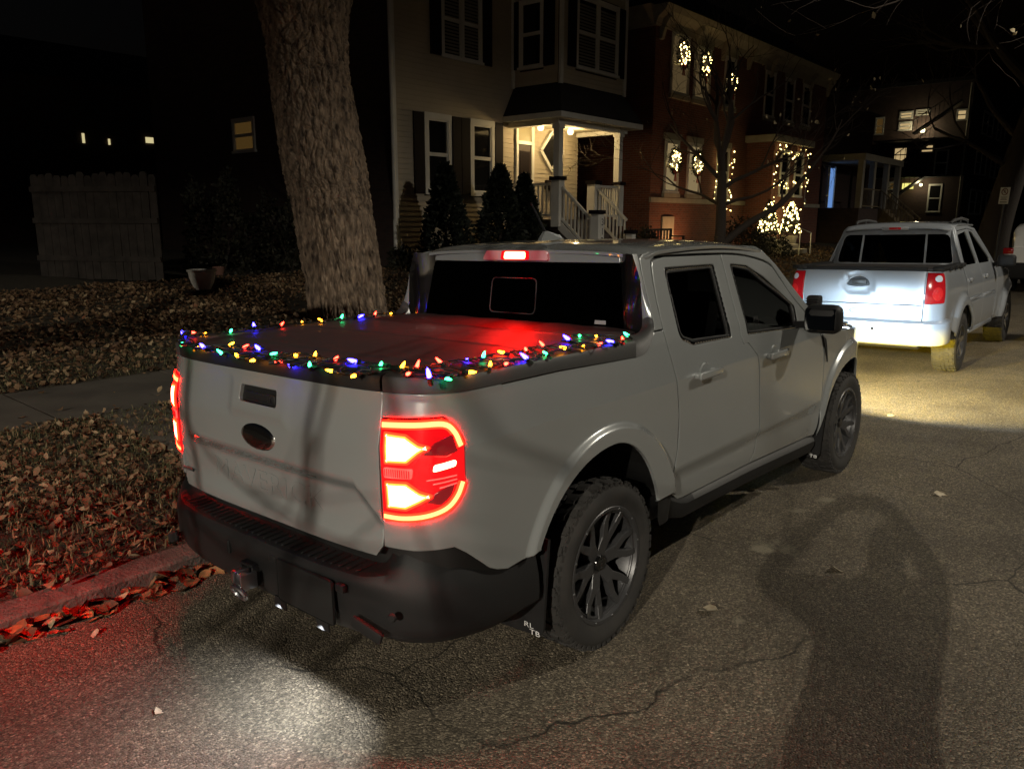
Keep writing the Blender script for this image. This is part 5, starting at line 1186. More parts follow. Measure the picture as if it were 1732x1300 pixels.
def railing(p0, p1, h0, h1, n_, par, m_):
    p0 = np.array(p0); p1 = np.array(p1); mb = MB(); mb.bar(p0+[0, 0, h1], p1+[0, 0, h1], .07, .06); mb.build('hand_rail', m_, par)
    mb = MB(); mb.bar(p0+[0, 0, h0], p1+[0, 0, h0], .06, .06); mb.build('bottom_rail', m_, par)
    for i in range(n_):
        q = p0+(p1-p0)*(i+.5)/n_; mb = MB(); mb.box((q[0]-.018, q[1]-.018, q[2]+h0), (q[0]+.018, q[1]+.018, q[2]+h1)); mb.build('baluster', m_, par)
railing((-9.47, 15.13, 1.80), (-9.47, 16.08, 1.80), .10, .86, 8, H1, M['trim'])
railing((-10.95, 13.42, 1.80), (-9.62, 13.42, 1.80), .10, .86, 10, H1, M['trim'])
railing((-9.33, 13.42, 1.72), (-8.42, 13.42, .92), .10, .86, 8, H1, M['trim'])
railing((-9.33, 14.98, 1.72), (-8.42, 14.98, .92), .10, .86, 8, H1, M['trim'])
mb = MB(); mb.prism([(-9.42, 13.38, 1.80), (-8.2, 13.38, .80), (-8.2, 13.38, .62), (-9.42, 13.38, 1.55)], (0, .03, 0)); mb.build('stair_stringer', M['trim'], H1)
for q in range(5):
    mb = MB(); mb.box((-9.42+.24*q, 13.46, .60), (-9.42+.24*(q+1)+.02, 14.94, 1.62-.19*q)); mb.build('stair_step', M['porch_floor'], H1)
# door, transom, diamond window, mailbox, porch lamps
mb = MB(); mb.box((-11.02, 13.66, 1.80), (-10.97, 14.22, 3.72)); d1 = mb.build('front_door', M['door'], H1)
for (a, b, c_, d) in ((13.72, 13.90, 2.0, 2.6), (13.98, 14.16, 2.0, 2.6), (13.74, 14.14, 2.8, 3.55)):
    mb = MB(); mb.box((-10.968, a, c_), (-10.955, b, d)); mb.build('door_panel', M['shutter'], d1)
mb = MB(); mb.box((-11.02, 13.58, 1.8), (-10.94, 13.66, 4.19)); mb.box((-11.02, 14.22, 1.8), (-10.94, 14.32, 4.19)); mb.box((-11.02, 13.66, 3.72), (-10.94, 14.22, 3.80)); mb.build('door_frame', M['trim'], d1)
mb = MB(); mb.box((-11.0, 13.66, 3.80), (-10.985, 14.22, 4.19)); mb.build('transom_pane', mat('transom', (.25, .22, .14), .3), d1)
cy_, cz_, hw, hh_ = 15.13, 3.62, .50, .52; mb = MB(); mb.prism([(-10.99, cy_-hw+.09, cz_), (-10.99, cy_, cz_-hh_+.10), (-10.99, cy_+hw-.09, cz_), (-10.99, cy_, cz_+hh_-.10)], (.012, 0, 0)); dw = mb.build('diamond_window', M['pane'], H1)
C4 = [(cy_-hw, cz_), (cy_, cz_-hh_), (cy_+hw, cz_), (cy_, cz_+hh_)]
for q in range(4):
    a, b = C4[q], C4[(q+1) % 4]; mb = MB(); mb.bar((-10.97, a[0], a[1]), (-10.97, b[0], b[1]), .09, .05, (1, 0, 0)); mb.build('window_casing', M['trim'], dw)
mb = MB(); mb.rbox((-10.93, 15.02, 2.72), (.10, .42, .26), .02, 2); mb.build('mailbox', M['shutter'], H1, True)
for yy in (13.95, 15.25):
    mb = MB(); mb.lathe([(.001, -.16), (.06, -.15), (.085, -.09), (.07, -.02), (.04, 0)], (-10.45, yy, 4.19), n=16); lf = mb.build('porch_lamp', emis('porch_lamp_glow', (6, 4.0, 1.6), 1.) if yy < 14 else bpy.data.materials['porch_lamp_glow'], H1, True)
    lamp_obj('POINT', 'porch_light', lf, (-10.35, yy, 3.92), (-10.35, yy, 0), 34, (1., .72, .33), soft=.07)
# ---------------------------------------------------------------- brick house
H2b = empty('brick_house', (0, 0, 0), label='red brick house with pale cornice and lit wreaths in its windows', cat='house')
WB_ = [(21.50, 22.72, 5.87, 7.80), (23.10, 24.30, 5.87, 7.62), (25.45, 26.35, 5.87, 7.62), (29.10, 30.1, 5.87, 7.62), (31.2, 32.2, 5.87, 7.62), (33.2, 34.2, 5.87, 7.62), (21.34, 22.28, 2.68, 4.42), (22.92, 23.90, 2.68, 4.42), (25.2, 26.2, 2.68, 4.42), (33.3, 34.3, 2.68, 4.42)]
mb = MB(); mb.box((-24, 20.5, .4), (-11.0, 36.3, 7.95)); mb.build('wall', M['brick'], H2b)
mb = MB(); mb.box((-24, 20.3, 8.36), (-10.55, 36.5, 8.42)); mb.prism([(-24, 20.4, 8.42), (-10.7, 20.4, 8.42), (-13., 20.4, 10.2), (-22, 20.4, 10.2)], (0, 16., 0)); mb.build('roof', M['shingle'], H2b)
mb = MB(); mb.prism([(-11., 20.35, 7.78), (-10.93, 20.35, 7.78), (-10.86, 20.35, 8.0), (-10.60, 20.35, 8.18), (-10.50, 20.35, 8.36), (-11., 20.35, 8.36)], (0, 16.1, 0)); mb.prism([(-11.0, 20.5, 7.78), (-11., 20.42, 7.78), (-11., 20.2, 8.2), (-11., 20.1, 8.36), (-11., 20.5, 8.36)], (-13, 0, 0)); co = mb.build('cornice', M['stone'], H2b)
for yy in np.arange(20.7, 36.2, 2.2):
    mb = MB(); mb.prism([(-10.99, yy, 7.40), (-10.90, yy, 7.42), (-10.80, yy, 7.75), (-10.62, yy, 8.0), (-10.62, yy, 8.1), (-10.99, yy, 8.1)], (0, .16, 0)); mb.build('bracket', M['stone'], co)
mb = MB(); mb.box((-11., 20.45, 2.36), (-10.93, 36.3, 2.52)); mb.build('stone_band', M['stone'], H2b)
M['curtain'] = emis('curtained_window', (1., .68, .30), .06); M['curtain_low'] = emis('curtained_window_low', (1., .74, .36), .20)
for i, (a, b, c_, d) in enumerate(WB_):
    w_ = window(H2b, 'y', -10.985, a, b, c_, d, 1, pane={0: M['curtain'], 1: M['curtain'], 6: M['curtain_low'], 7: M['curtain_low']}.get(i, M['pane']), frame=.07)
    mb = MB(); mb.box((-11., a-.08, c_-.14), (-10.90, b+.08, c_-.005)); mb.build('sill', M['stone'], w_)
    mb = MB(); mb.box((-11., a-.10, d+.002), (-10.93, b+.10, d+.20)); mb.build('lintel', M['stone'], w_)
mb = MB(); mb.box((-11., 27.8, .9), (-9.9, 31.4, 4.75)); EN = mb.build('entry_bay', M['brick'], H2b)
mb = MB(); mb.box((-11., 27.6, 4.75), (-9.7, 31.6, 5.0)); mb.build('entry_cornice', M['stone'], EN)
window(H2b, 'y', -9.89, 28.5, 29.4, 2.7, 4.5, 1); window(H2b, 'y', -9.89, 30.0, 30.9, 2.7, 4.5, 1)
mb = MB(); mb.box((-10.99, 21.3, 1.15), (-10.94, 22.1, 1.9)); mb.build('cellar_window', M['stone'], H2b)
# porch house
H3 = empty('porch_house', (0, 0, 0), label='dark house with columned porch and wooden stair beyond the brick house', cat='house')
mb = MB(); mb.box((-24, 37.0, .4), (-11.2, 44.5, 7.4)); mb.build('wall', M['dbrick'], H3)
mb = MB(); mb.prism([(-24.3, 36.8, 7.4), (-10.9, 36.8, 7.4), (-17.5, 36.8, 10.0)], (0, 7.9, 0)); mb.build('roof', M['shingle'], H3)
mb = MB(); mb.box((-11.2, 36.9, 4.55), (-9.2, 43.5, 4.85)); mb.build('porch_roof', M['stone'], H3)
mb = MB(); mb.box((-11.2, 36.9, .7), (-9.3, 43.5, 2.35)); mb.build('porch_base', M['dbrick'], H3)
M['oldwood'] = mat('weathered_wood', (.22, .17, .10), .85, noise=(6, 5, .3, .7), col2=(.14, .10, .06))
for yy in (36.6+.5, 38.9, 41.2, 43.3):
    mb = MB(); mb.box((-9.52, yy-.16, 2.36), (-9.28, yy+.16, 4.55)); mb.build('porch_post', M['stone'], H3)
M['blue_win'] = emis('blue_lit_door', (.22, .45, 1.), .5)
mb = MB(); mb.box((-11.19, 37.9, 2.4), (-11.15, 38.7, 4.3)); mb.build('lit_door', M['blue_win'], H3)
mb = MB(); mb.box((-11.17, 37.8, 2.4), (-11.10, 37.92, 4.4)); mb.box((-11.17, 38.68, 2.4), (-11.10, 38.8, 4.4)); mb.build('door_frame', M['trim'], H3)
railing((-9.3, 40.0, 2.35), (-7.6, 40.0, .9), .1, .95, 12, H3, M['oldwood']); railing((-9.3, 41.3, 2.35), (-7.6, 41.3, .9), .1, .95, 12, H3, M['oldwood'])
railing((-9.3, 37.2, 2.35), (-9.3, 39.9, 2.35), .1, .9, 14, H3, M['oldwood'])
for q in range(7):
    mb = MB(); mb.box((-9.3+.25*q, 40.05, .8), (-9.3+.25*(q+1), 41.25, 2.33-.2*q)); mb.build('stair_step', M['oldwood'], H3)
# apartment block with fire stair
AP = empty('apartment_building', (0, 0, 0), label='dark three storey apartment block with outside stair and a few lit windows', cat='building')
mb = MB(); mb.box((-34, 67.9, .2), (-11, 95, 12.2)); mb.build('wall', M['dbrick'], AP)
mb = MB(); mb.box((-34.2, 67.7, 12.2), (-10.8, 95.2, 12.5)); mb.build('roof', M['shingle'], AP)
M['apt_win'] = emis('apartment_window', (1., .72, .34), .42); M['apt_bright'] = emis('apartment_window_bright', (1., .86, .45), 1.1)
for (a, b, c_, d, lit) in ((-18.95, -18.2, 8.6, 10.1, 'd'), (-17.9, -17.2, 8.6, 10.0, 'd'), (-16.1, -15.1, 9.7, 10.3, 'l'), (-16.1, -15.1, 8.8, 9.5, 'l'), (-14.9, -13.9, 9.9, 10.35, 'd'), (-12.0, -11.25, 9.3, 10.15, 'l'), (-16.3, -15.2, 6.3, 7.6, 'l'), (-14.3, -13.3, 7.0, 7.7, 'l'), (-16.4, -15.6, 4.2, 4.85, 'd'), (-16.4, -15.6, 3.4, 4.0, 'd'), (-13.2, -12.2, 5.2, 7.2, 'n'), (-13.4, -12.4, 2.4, 4.6, 'n'), (-20.5, -19.6, 5.8, 7.4, 'n'), (-20.5, -19.6, 2.6, 4.4, 'n')):
    w_ = window(AP, 'x', 67.88, a, b, c_, d, -1, pane={'d': M['dim_win'], 'l': M['apt_win'], 'n': M['pane']}[lit], frame=.08)
for (a, b, c_, d) in ((72.5, 77, 8.6, 10.5), (79, 83, 8.6, 10.5), (71.5, 76, 5.4, 7.4), (78, 82.5, 5.4, 7.4), (71.0, 76, 2.2, 4.3), (78, 82, 2.2, 4.3)): window(AP, 'y', -10.98, a, b, c_, d, 1, twin=True, frame=.14)
mb = MB(); mb.tube([(-11.15, 67.78, .8), (-11.15, 67.78, 12.)], .07, 8); mb.build('downpipe', M['stone'], AP)
M['iron'] = mat('dark_iron', (.02, .02, .022), .6)
for (p0, p1) in (((-17.2, 66.6, 2.4), (-13.4, 66.6, 5.2)), ((-16.6, 66.6, 5.2), (-13.0, 66.6, 8.0)), ((-14.6, 66.6, 8.4), (-11.4, 66.6, 10.6))):
    mb = MB(); mb.bar(p0, p1, .9, .12); mb.bar(np.add(p0, (0, -.45, .95)), np.add(p1, (0, -.45, .95)), .06, .06)
    for q in range(12): t_ = q/11; a = np.add(np.multiply(p0, 1-t_), np.multiply(p1, t_)); mb.bar(np.add(a, (0, -.45, 0)), np.add(a, (0, -.45, .95)), .03, .03)
    mb.build('fire_stair', M['iron'], AP)
for zz_ in (5.2, 8.0):
    mb = MB(); mb.box((-17.4, 66.2, zz_-.1), (-11.4, 67.85, zz_)); mb.build('landing', M['iron'], AP)
for (x, z, s_, e_) in ((-14.2, 8.75, .16, 60), (-13.9, 4.55, .10, 25)):
    mb = MB(); mb.lathe([(.001, s_), (s_, .05), (s_*.9, -s_), (.001, -s_)], (x, 67.5, z), n=14); q = mb.build('wall_lamp', emis('wall_lamp_glow', (9, 8, 4.5), 1.) if s_ > .12 else bpy.data.materials['wall_lamp_glow'], AP, True)
    lamp_obj('POINT', 'wall_light', q, (x, 67.1, z), (x, 60, 0), e_*1.2, (1., .85, .5), soft=.15)
mb = MB(); mb.box((-15.3, 67.6, 4.25), (-14.5, 67.8, 4.7)); mb.build('lit_sign', emis('lit_sign_panel', (1., .9, .25), .9), AP)
# ================================================================== trees and plants
def vnoise(u, v, nu, nv, seed):
    """smooth lattice noise, wraps in u (0..1); v free"""
    r = np.random.default_rng(seed); G = r.uniform(-1, 1, (nu, 512)); x = u*nu; y = v*nv
    i = np.floor(x).astype(int); j = np.floor(y).astype(int); a = x-i; b = y-j; a = a*a*(3-2*a); b = b*b*(3-2*b)
    g_ = lambda p, q: G[p % nu, q % 512]
    return g_(i, j)*(1-a)*(1-b)+g_(i+1, j)*a*(1-b)+g_(i, j+1)*(1-a)*b+g_(i+1, j+1)*a*b
m = bpy.data.materials.new('bark'); m.use_nodes = True; n = m.node_tree.nodes; l = m.node_tree.links; b = n['Principled BSDF']; b.inputs['Roughness'].default_value = .9
tc = n.new('ShaderNodeTexCoord'); mp_ = n.new('ShaderNodeMapping'); mp_.inputs['Scale'].default_value = (1, 1, .28); l.new(tc.outputs['Object'], mp_.inputs[0])
t1 = n.new('ShaderNodeTexNoise'); t1.inputs['Scale'].default_value = 16; t1.inputs['Detail'].default_value = 8; l.new(mp_.outputs[0], t1.inputs['Vector'])
r_ = n.new('ShaderNodeValToRGB'); l.new(t1.outputs['Fac'], r_.inputs[0]); e = r_.color_ramp.elements; e[0].position = .32; e[0].color = (.045, .032, .024, 1); e[1].position = .68; e[1].color = (.36, .265, .185, 1); l.new(r_.outputs[0], b.inputs['Base Color'])
bp = n.new('ShaderNodeBump'); bp.inputs['Strength'].default_value = .7; bp.inputs['Distance'].default_value = .02; l.new(t1.outputs['Fac'], bp.inputs['Height']); l.new(bp.outputs[0], b.inputs['Normal']); M['bark'] = m
M['twig'] = mat('bare_twig', (.045, .032, .025), .85); M['limb'] = mat('dark_bark', (.05, .038, .030), .9, bump=(25, .8, .03))
def worley(u, v, nu, nv, seed):
    r = np.random.default_rng(seed); JU = r.uniform(.08, .92, (nu, 256)); JV = r.uniform(.08, .92, (nu, 256)); x = u*nu; y = v*nv; i = np.floor(x).astype(int); j = np.floor(y).astype(int)
    f1 = np.full(u.shape, 9.); f2 = np.full(u.shape, 9.); cid = np.zeros(u.shape)
    for a in (-1, 0, 1):
        for b_ in (-1, 0, 1):
            p, q = (i+a) % nu, (j+b_) % 256; d = np.hypot(i+a+JU[p, q]-x, j+b_+JV[p, q]-y); c = d < f1; f2 = np.where(c, f1, np.minimum(f2, d)); cid = np.where(c, JU[p, q], cid); f1 = np.where(c, d, f1)
    return f2-f1, cid
def bark_tube(nm, path, rad, par, nu=420, nv=640, seed=1, amp=1.):
    P = crom(path, 24); t = np.linspace(0, 1, len(P)); hs = np.linspace(0, 1, nv); C_ = np.stack([np.interp(hs, t, P[:, k]) for k in range(3)], 1); rr = np.interp(hs, np.linspace(0, 1, len(rad)), rad)
    Hm = hs*np.linalg.norm(np.diff(P, axis=0), axis=1).sum(); U_, V_ = np.meshgrid(np.arange(nu)/nu, Hm)
    uw = U_+.012*vnoise(U_, V_, 9, 1.7, seed+1)+.006*vnoise(U_, V_, 24, 4., seed+9)
    rid = 1-np.abs(vnoise(uw, V_, 30, 2.1, seed+2)); rid2 = 1-np.abs(vnoise(uw, V_+.3, 52, 4.6, seed+3))
    e1, c1 = worley(uw+.02*vnoise(U_, V_, 16, 3., seed+7), V_+.10*vnoise(U_, V_, 20, 2.5, seed+8), 34, 2.6, seed+11); e2, c2 = worley(uw+.01*vnoise(U_, V_, 40, 7., seed+12), V_, 80, 9., seed+13)
    D = amp*(.040*np.clip(e1/.30, 0, 1)**.7+.016*c1+.016*np.clip(e2/.35, 0, 1)+.010*c2-.052-.012*np.clip(rid, 0, 1)**4+0*rid2+.012*vnoise(uw, V_, 70, 13, seed+4)+.006*vnoise(uw, V_, 150, 40, seed+5)+.045*vnoise(U_, V_, 5, .7, seed+6))
    R2 = rr[:, None]+D; th = 2*np.pi*U_
    X = C_[:, 0][:, None]+R2*np.cos(th); Y = C_[:, 1][:, None]+R2*np.sin(th); Z = C_[:, 2][:, None]+0*th
    V = np.stack([X, Y, Z], -1).reshape(-1, 3); i, j = np.meshgrid(np.arange(nv-1), np.arange(nu), indexing='ij'); a = i*nu+j; b_ = i*nu+(j+1) % nu; c_ = a+nu; d = b_+nu
    T = np.concatenate([np.stack([a, b_, d], -1).reshape(-1, 3), np.stack([a, d, c_], -1).reshape(-1, 3)])
    o = fast_tris(nm, V, T, M['bark'], par); o.data.polygons.foreach_set('use_smooth', [True]*len(T)); return o
T1 = empty('street_tree', (-6.92, 4.83, .25), label='thick leaning tree trunk with furrowed bark on the leafy lawn', cat='tree')
L1 = lambda p: tuple(np.subtract(p, (-6.92, 4.83, .25)))
bark_tube('trunk', [L1(p) for p in ((-6.90, 4.82, .05), (-6.95, 4.83, .37), (-7.32, 4.91, 1.79), (-7.55, 4.94, 2.59), (-7.83, 4.99, 3.64), (-7.99, 5.05, 4.34), (-8.14, 5.12, 5.05))], [.80, .60, .55, .565, .59, .60, .59, .60, .64, .72], T1)
bark_tube('limb', [L1(p) for p in ((-8.02, 5.0, 4.4), (-8.45, 4.72, 5.4), (-9.1, 4.2, 6.8), (-9.8, 3.6, 8.5))], [.40, .40, .34, .25], T1, 120, 120, 31)
bark_tube('limb', [L1(p) for p in ((-8.08, 5.2, 4.4), (-7.95, 5.5, 5.4), (-7.8, 5.9, 7.0), (-7.5, 6.3, 9.0))], [.40, .40, .34, .25], T1, 120, 120, 41)
def branch(mb, p, d, L, r, depth, rd, out=None, droop=0., spread=.55):
    pts = [Vector(p)]; rs = [r]; d = Vector(d).normalized(); n_ = 5
    for i in range(n_):
        d = (d+Vector((rd.gauss(0, .16), rd.gauss(0, .16), rd.gauss(0, .12)+.05-droop))).normalized(); pts.append(pts[-1]+d*L/n_); rs.append(r*(1-.55*(i+1)/n_))
    mb.tube(pts, rs, 5 if r < .03 else 8, False)
    if out is not None and depth == 0: out.append((pts[-1], d))
    if depth > 0:
        for k in range(rd.choice((2, 3, 3))):
            i = rd.randint(2, n_); q = Vector((rd.gauss(0, 1), rd.gauss(0, 1), rd.gauss(0, .7))); q = (q-d*q.dot(d)).normalized()
            branch(mb, pts[i], (d*.9+q*spread*rd.uniform(.7, 1.4)), L*rd.uniform(.55, .8), max(rs[i]*.65, .004), depth-1, rd, out, droop, spread)
def bare_tree(loc, label, stems, depth, seed, trunk_r, name='bare_tree', leaves=0, droop=0.):
    t = empty(name, loc, label=label, cat='tree'); rd = random.Random(seed); mb = MB(); tr = MB(); tips = []
    for (pts, rs, lim) in stems:
        pp = crom(pts, 5); tr.tube([tuple(q) for q in pp], list(np.interp(np.linspace(0, 1, len(pp)), np.linspace(0, 1, len(rs)), rs)), 10)
        for (f_, dr, L, r) in lim: i = int(f_*(len(pp)-1)); branch(mb, pp[i], dr, L, r, depth, rd, tips, droop)
    tr.build('trunk', M['limb'], t, True); o = mb.build('branches', M['twig'], t, True); o['kind'] = 'stuff'
    if leaves:
        r = np.random.default_rng(seed); idx = r.choice(len(tips), min(leaves, len(tips)), False); P = leaf_proto(len(idx), .085, r); c_ = np.array([tuple(tips[i][0]) for i in idx]); Q = scatter(P, c_[:, 0], c_[:, 1], c_[:, 2]-.06, r, 1.2)
        ol = fast_tris('clinging_leaves', Q.reshape(-1, 3), (LT[None]+8*np.arange(len(idx))[:, None, None]).reshape(-1, 3), M['pale_leaf'], t); ol['kind'] = 'stuff'
    return t
M['pale_leaf'] = mat('pale_leaf', (.55, .45, .28), .7)
up = (0, 0, 1)
bare_tree((-6.35, 16.1, .45), 'small bare tree with spreading branches in front of the brick house', [
    ([(0, 0, 0), (-.02, .05, .9), (-.08, .12, 1.9), (-.15, .15, 2.9)], [.17, .14, .12, .09], [(1., (-.5, .2, 1), 2.3, .07), (1., (.3, .5, 1), 2.2, .07), (.8, (-.9, -.2, .8), 2.4, .06), (.75, (.8, .7, .8), 2.2, .06), (.9, (-.2, -.6, 1), 2.3, .06), (.95, (.1, .2, 1.2), 2.5, .06), (.65, (-1., .4, .55), 2.0, .045), (.6, (.9, .3, .35), 1.9, .045)]),
    ([(.0, .0, .7), (.5, .45, 1.25), (1.1, 1.0, 1.75), (1.5, 1.4, 2.4)], [.10, .085, .07, .05], [(1., (.4, .5, .7), 1.6, .04), (.6, (.5, .3, .6), 1.3, .03)])], 4, 9, .15, leaves=60)
bare_tree((-2.7, 30.5, .1), 'thick leaning street tree behind the parking sign at the far right', [
    ([(0, 0, 0), (.05, .3, 1.5), (.3, .9, 3.5), (.7, 1.6, 6.0)], [.60, .52, .46, .40], [(1., (-.5, -.3, 1), 4., .2), (1., (.5, .2, 1), 4., .2), (.8, (-1., .1, .6), 3., .12), (.7, (-.9, -.6, .5), 3.2, .10)])], 4, 17, .5, 'street_tree')
bare_tree((9.9, 11.5, .1), 'bare tree across the road whose twigs hang into the top right corner', [
    ([(0, 0, 0), (-.2, -.1, 2.0), (-.9, -.5, 4.2), (-2.6, -1.4, 5.6), (-5.2, -2.3, 5.75), (-7.6, -2.9, 5.25), (-9.5, -3.3, 4.75)], [.38, .32, .26, .16, .09, .05, .02], [(.98, (-1, -.3, -.5), 1.3, .018), (.93, (-.9, .5, -.7), 1.2, .015), (1., (-.8, .4, -.25), 1.3, .016), (.88, (-.5, .9, -.6), 1.2, .015), (.95, (.1, -.2, -1), .9, .012), (.5, (0, .3, 1), 2., .08)])], 2, 23, .3, 'street_tree', leaves=14, droop=.05)
bare_tree((-2.6, -8.0, .05), 'bare street tree behind the photographer, throwing branch shadows on the tailgate', [
    ([(0, 0, 0), (.1, 0, 2.0), (.6, .1, 3.3), (1.8, .25, 3.9), (3.4, .4, 4.2), (5.0, .4, 4.5), (6.4, .4, 4.7)], [.34, .28, .22, .14, .09, .07, .04], [(.62, (.4, .0, 1), 1.3, .03), (.70, (.25, .1, 1.2), 1.4, .035), (.78, (.1, 0, 1.2), 1.5, .03), (.72, (.2, .1, -1), 1.3, .022), (.80, (-.1, .1, -1.), 1.5, .024), (.76, (.0, -.1, -1.), 1.4, .026), (.84, (.3, 0, -1), 1.5, .024), (.88, (.1, 0, -1), 1.5, .022), (.92, (-.2, 0, -1), 1.5, .02), (.97, (-.1, 0, -1), 1.4, .02), (.4, (-.4, .3, 1), 2.5, .12)])], 2, 27, .3, 'street_tree')
# ---- shrubs
def foliage(nm, n_, fn, size, m_, par, seed):
    r = np.random.default_rng(seed); P, N = fn(r, n_); n_ = len(P); L = size*r.uniform(.5, 1.4, n_); d = N+r.normal(0, .7, (n_, 3)); d /= np.linalg.norm(d, axis=1)[:, None]
    s_ = np.cross(d, r.normal(0, 1, (n_, 3))); s_ /= np.linalg.norm(s_, axis=1)[:, None]; w_ = L*.28
    V = np.stack([P, P+d*L[:, None]*.5+s_*w_[:, None], P+d*L[:, None], P+d*L[:, None]*.5-s_*w_[:, None]], 1)
    T = np.array([(0, 1, 2), (0, 2, 3)]); return fast_tris(nm, V.reshape(-1, 3), (T[None]+4*np.arange(n_)[:, None, None]).reshape(-1, 3), m_, par)
def cone_fn(h, R, lump=.12, e=.75):
    def fn(r, n_):
        t = r.uniform(0, 1, n_)**.8; a = r.uniform(0, 2*np.pi, n_); rad = R*(1-t)**e*(1+lump*np.sin(5*a+9*t)+.08*np.sin(11*a-17*t))*np.sqrt(r.uniform(.45, 1, n_))
        return np.stack([rad*np.cos(a), rad*np.sin(a), .12+t*(h-.12)], 1), np.stack([np.cos(a), np.sin(a), np.full(n_, .5)], 1)
    return fn
def ball_fn(rx, ry, h, lump=.18):
    def fn(r, n_):
        d = r.normal(0, 1, (n_, 3)); d /= np.linalg.norm(d, axis=1)[:, None]; d[:, 2] = np.abs(d[:, 2]); q = 1+lump*np.sin(d[:, 0]*5+d[:, 1]*7)+.1*np.sin(d[:, 2]*11+d[:, 0]*9); k = r.uniform(.55, 1, n_)**.5*q
        return d*np.array([rx, ry, h])*k[:, None], d
    return fn
M['evergreen'] = island_mat('evergreen', [(0., (.005, .008, .004)), (.6, (.008, .013, .006)), (1., (.016, .022, .010))], .7)
M['bush'] = island_mat('bush_leaf', [(0., (.009, .010, .005)), (.6, (.017, .018, .008)), (1., (.035, .03, .015))], .7)
for (x, y, h, R, lab) in ((-9.75, 9.75, 2.35, .62, 'conical evergreen shrub left of the cream house front windows'), (-9.75, 11.55, 2.40, .68, 'conical evergreen shrub between the cream house lower windows'), (-9.75, 12.45, 2.25, .55, 'conical evergreen shrub nearest the cream house porch')):
    t = empty('evergreen_shrub', (x, y, float(gz(x, y))-.03), label=lab, cat='shrub', group='evergreens by the cream house'); foliage('foliage', 5200, cone_fn(h, R, .22), .12, M['evergreen'], t, int(x*10+y*100)); mb = MB(); mb.tube([(0, 0, -.05), (0, 0, h*.8)], [.05, .01], 6); mb.build('stem', M['limb'], t)
for (x, y, rx, ry, h, nn, lab) in ((-12.3, 5.9, 1.0, .8, 1.75, 4200, 'dark overgrown bush between board fence and cream house'), (-11.4, 6.9, .8, .8, 1.55, 3400, 'dark leafy bush left of the tree trunk'), (-9.6, 17.6, .7, .6, .95, 1800, 'low bush right of the porch steps'), (-9.4, 24.2, .9, .7, 1.25, 2400, 'dark bush against the brick house under its windows'), (-9.0, 25.8, .8, .6, .9, 1800, 'low bush left of the lit cone trees'), (-10.6, 9.2, .35, .3, .5, 700, 'small plant at the cream house corner')):
    t = empty('bush', (x, y, float(gz(x, y))-.03), label=lab, cat='bush'); foliage('foliage', nn, ball_fn(rx, ry, h), .09, M['bush'], t, int(abs(x*77+y*31))); mb = MB()
    for q in range(4): a = q*1.57; mb.tube([(0, 0, -.05), (rx*.4*math.cos(a), ry*.4*math.sin(a), h*.6)], [.02, .006], 5)
    mb.build('stems', M['limb'], t)
# ================================================================== yard things
M['oldfence'] = mat('grey_fence_wood', (.062, .052, .044), .9, noise=(5, 7, .3, .7), col2=(.028, .024, .02), bump=(30, .5, .01))
def board_fence(p0, p1, h, n_, label, seed, m_):
    p0 = np.array(p0, float); p1 = np.array(p1, float); d = p1-p0; L = np.linalg.norm(d); a = math.atan2(d[1], d[0]); rd = random.Random(seed)
    t = empty('board_fence', (p0[0], p0[1], float(gz(p0[0], p0[1]))), a, label=label, cat='fence'); w_ = L/n_
    for i in range(n_):
        mb = MB(); x = i*w_; hh_ = h+rd.uniform(-.035, .035); s_ = w_*.94; zb = .02+rd.uniform(0, .03); yo = rd.uniform(-.006, .006)
        mb.prism([(x, yo, zb), (x+s_, yo, zb), (x+s_+rd.uniform(-.006, .006), yo+rd.uniform(-.01, .01), hh_-.05), (x+s_*.8, yo, hh_), (x+s_*.2, yo, hh_), (x+rd.uniform(-.006, .006), yo, hh_-.05)], (0, .02, 0)); mb.build('board', m_, t)
    for zz_ in (.35, 1.0, h-.3):
        mb = MB(); mb.box((0, .022, zz_), (L, .06, zz_+.09)); mb.build('rail', m_, t)
    return t
board_fence((-10.82, 3.92), (-12.95, 2.73), 1.83, 16, 'weathered grey board fence at the left behind the leafy lawn', 4, M['oldfence'])
board_fence((-10.3, 44.6), (-10.3, 51.), 1.7, 24, 'pale board fence between the porch house and the apartments', 8, M['oldwood'])
mb = MB(); mb.lathe([(.001, .30), (.20, .30), (.215, .325), (.235, .335), (.245, .325), (.24, .305), (.222, .295), (.21, .22), (.185, .12), (.14, .03), (.125, 0), (.001, 0)], n=36)
pt = empty('planter', (-10.02, 4.18, float(gz(-10.02, 4.18))+.0), label='white round planter pot standing on the leaves by the fence', cat='planter'); mb.build('pot', mat('white_pot', (.75, .72, .66), .6, noise=(6, 4, .3, .7), col2=(.45, .43, .38)), pt, True)
mb = MB(); mb.lathe([(.001, .285), (.205, .285)], n=24); mb.build('soil', M['soil'], pt)
mb = MB(); mb.lathe([(.001, .14), (.10, .14), (.11, .17), (.085, .02), (.001, 0)], n=20); f2 = mb.build('flower_pot', mat('terracotta', (.14, .07, .05), .9), None, True); f2.location = (-11.2, 5.15, float(gz(-11.2, 5.15))); tag(f2, 'small dark flower pot on the leaves right of the white planter', 'flower pot')
mb = MB(); mb.lathe([(.001, .22), (.17, .22), (.185, .25), (.14, .02), (.001, 0)], n=20); f3 = mb.build('flower_pot', bpy.data.materials['terracotta'], None, True); f3.location = (-10.2, 9.3, float(gz(-10.2, 9.3))); tag(f3, 'terracotta flower pot by the downpipe of the cream house', 'flower pot')
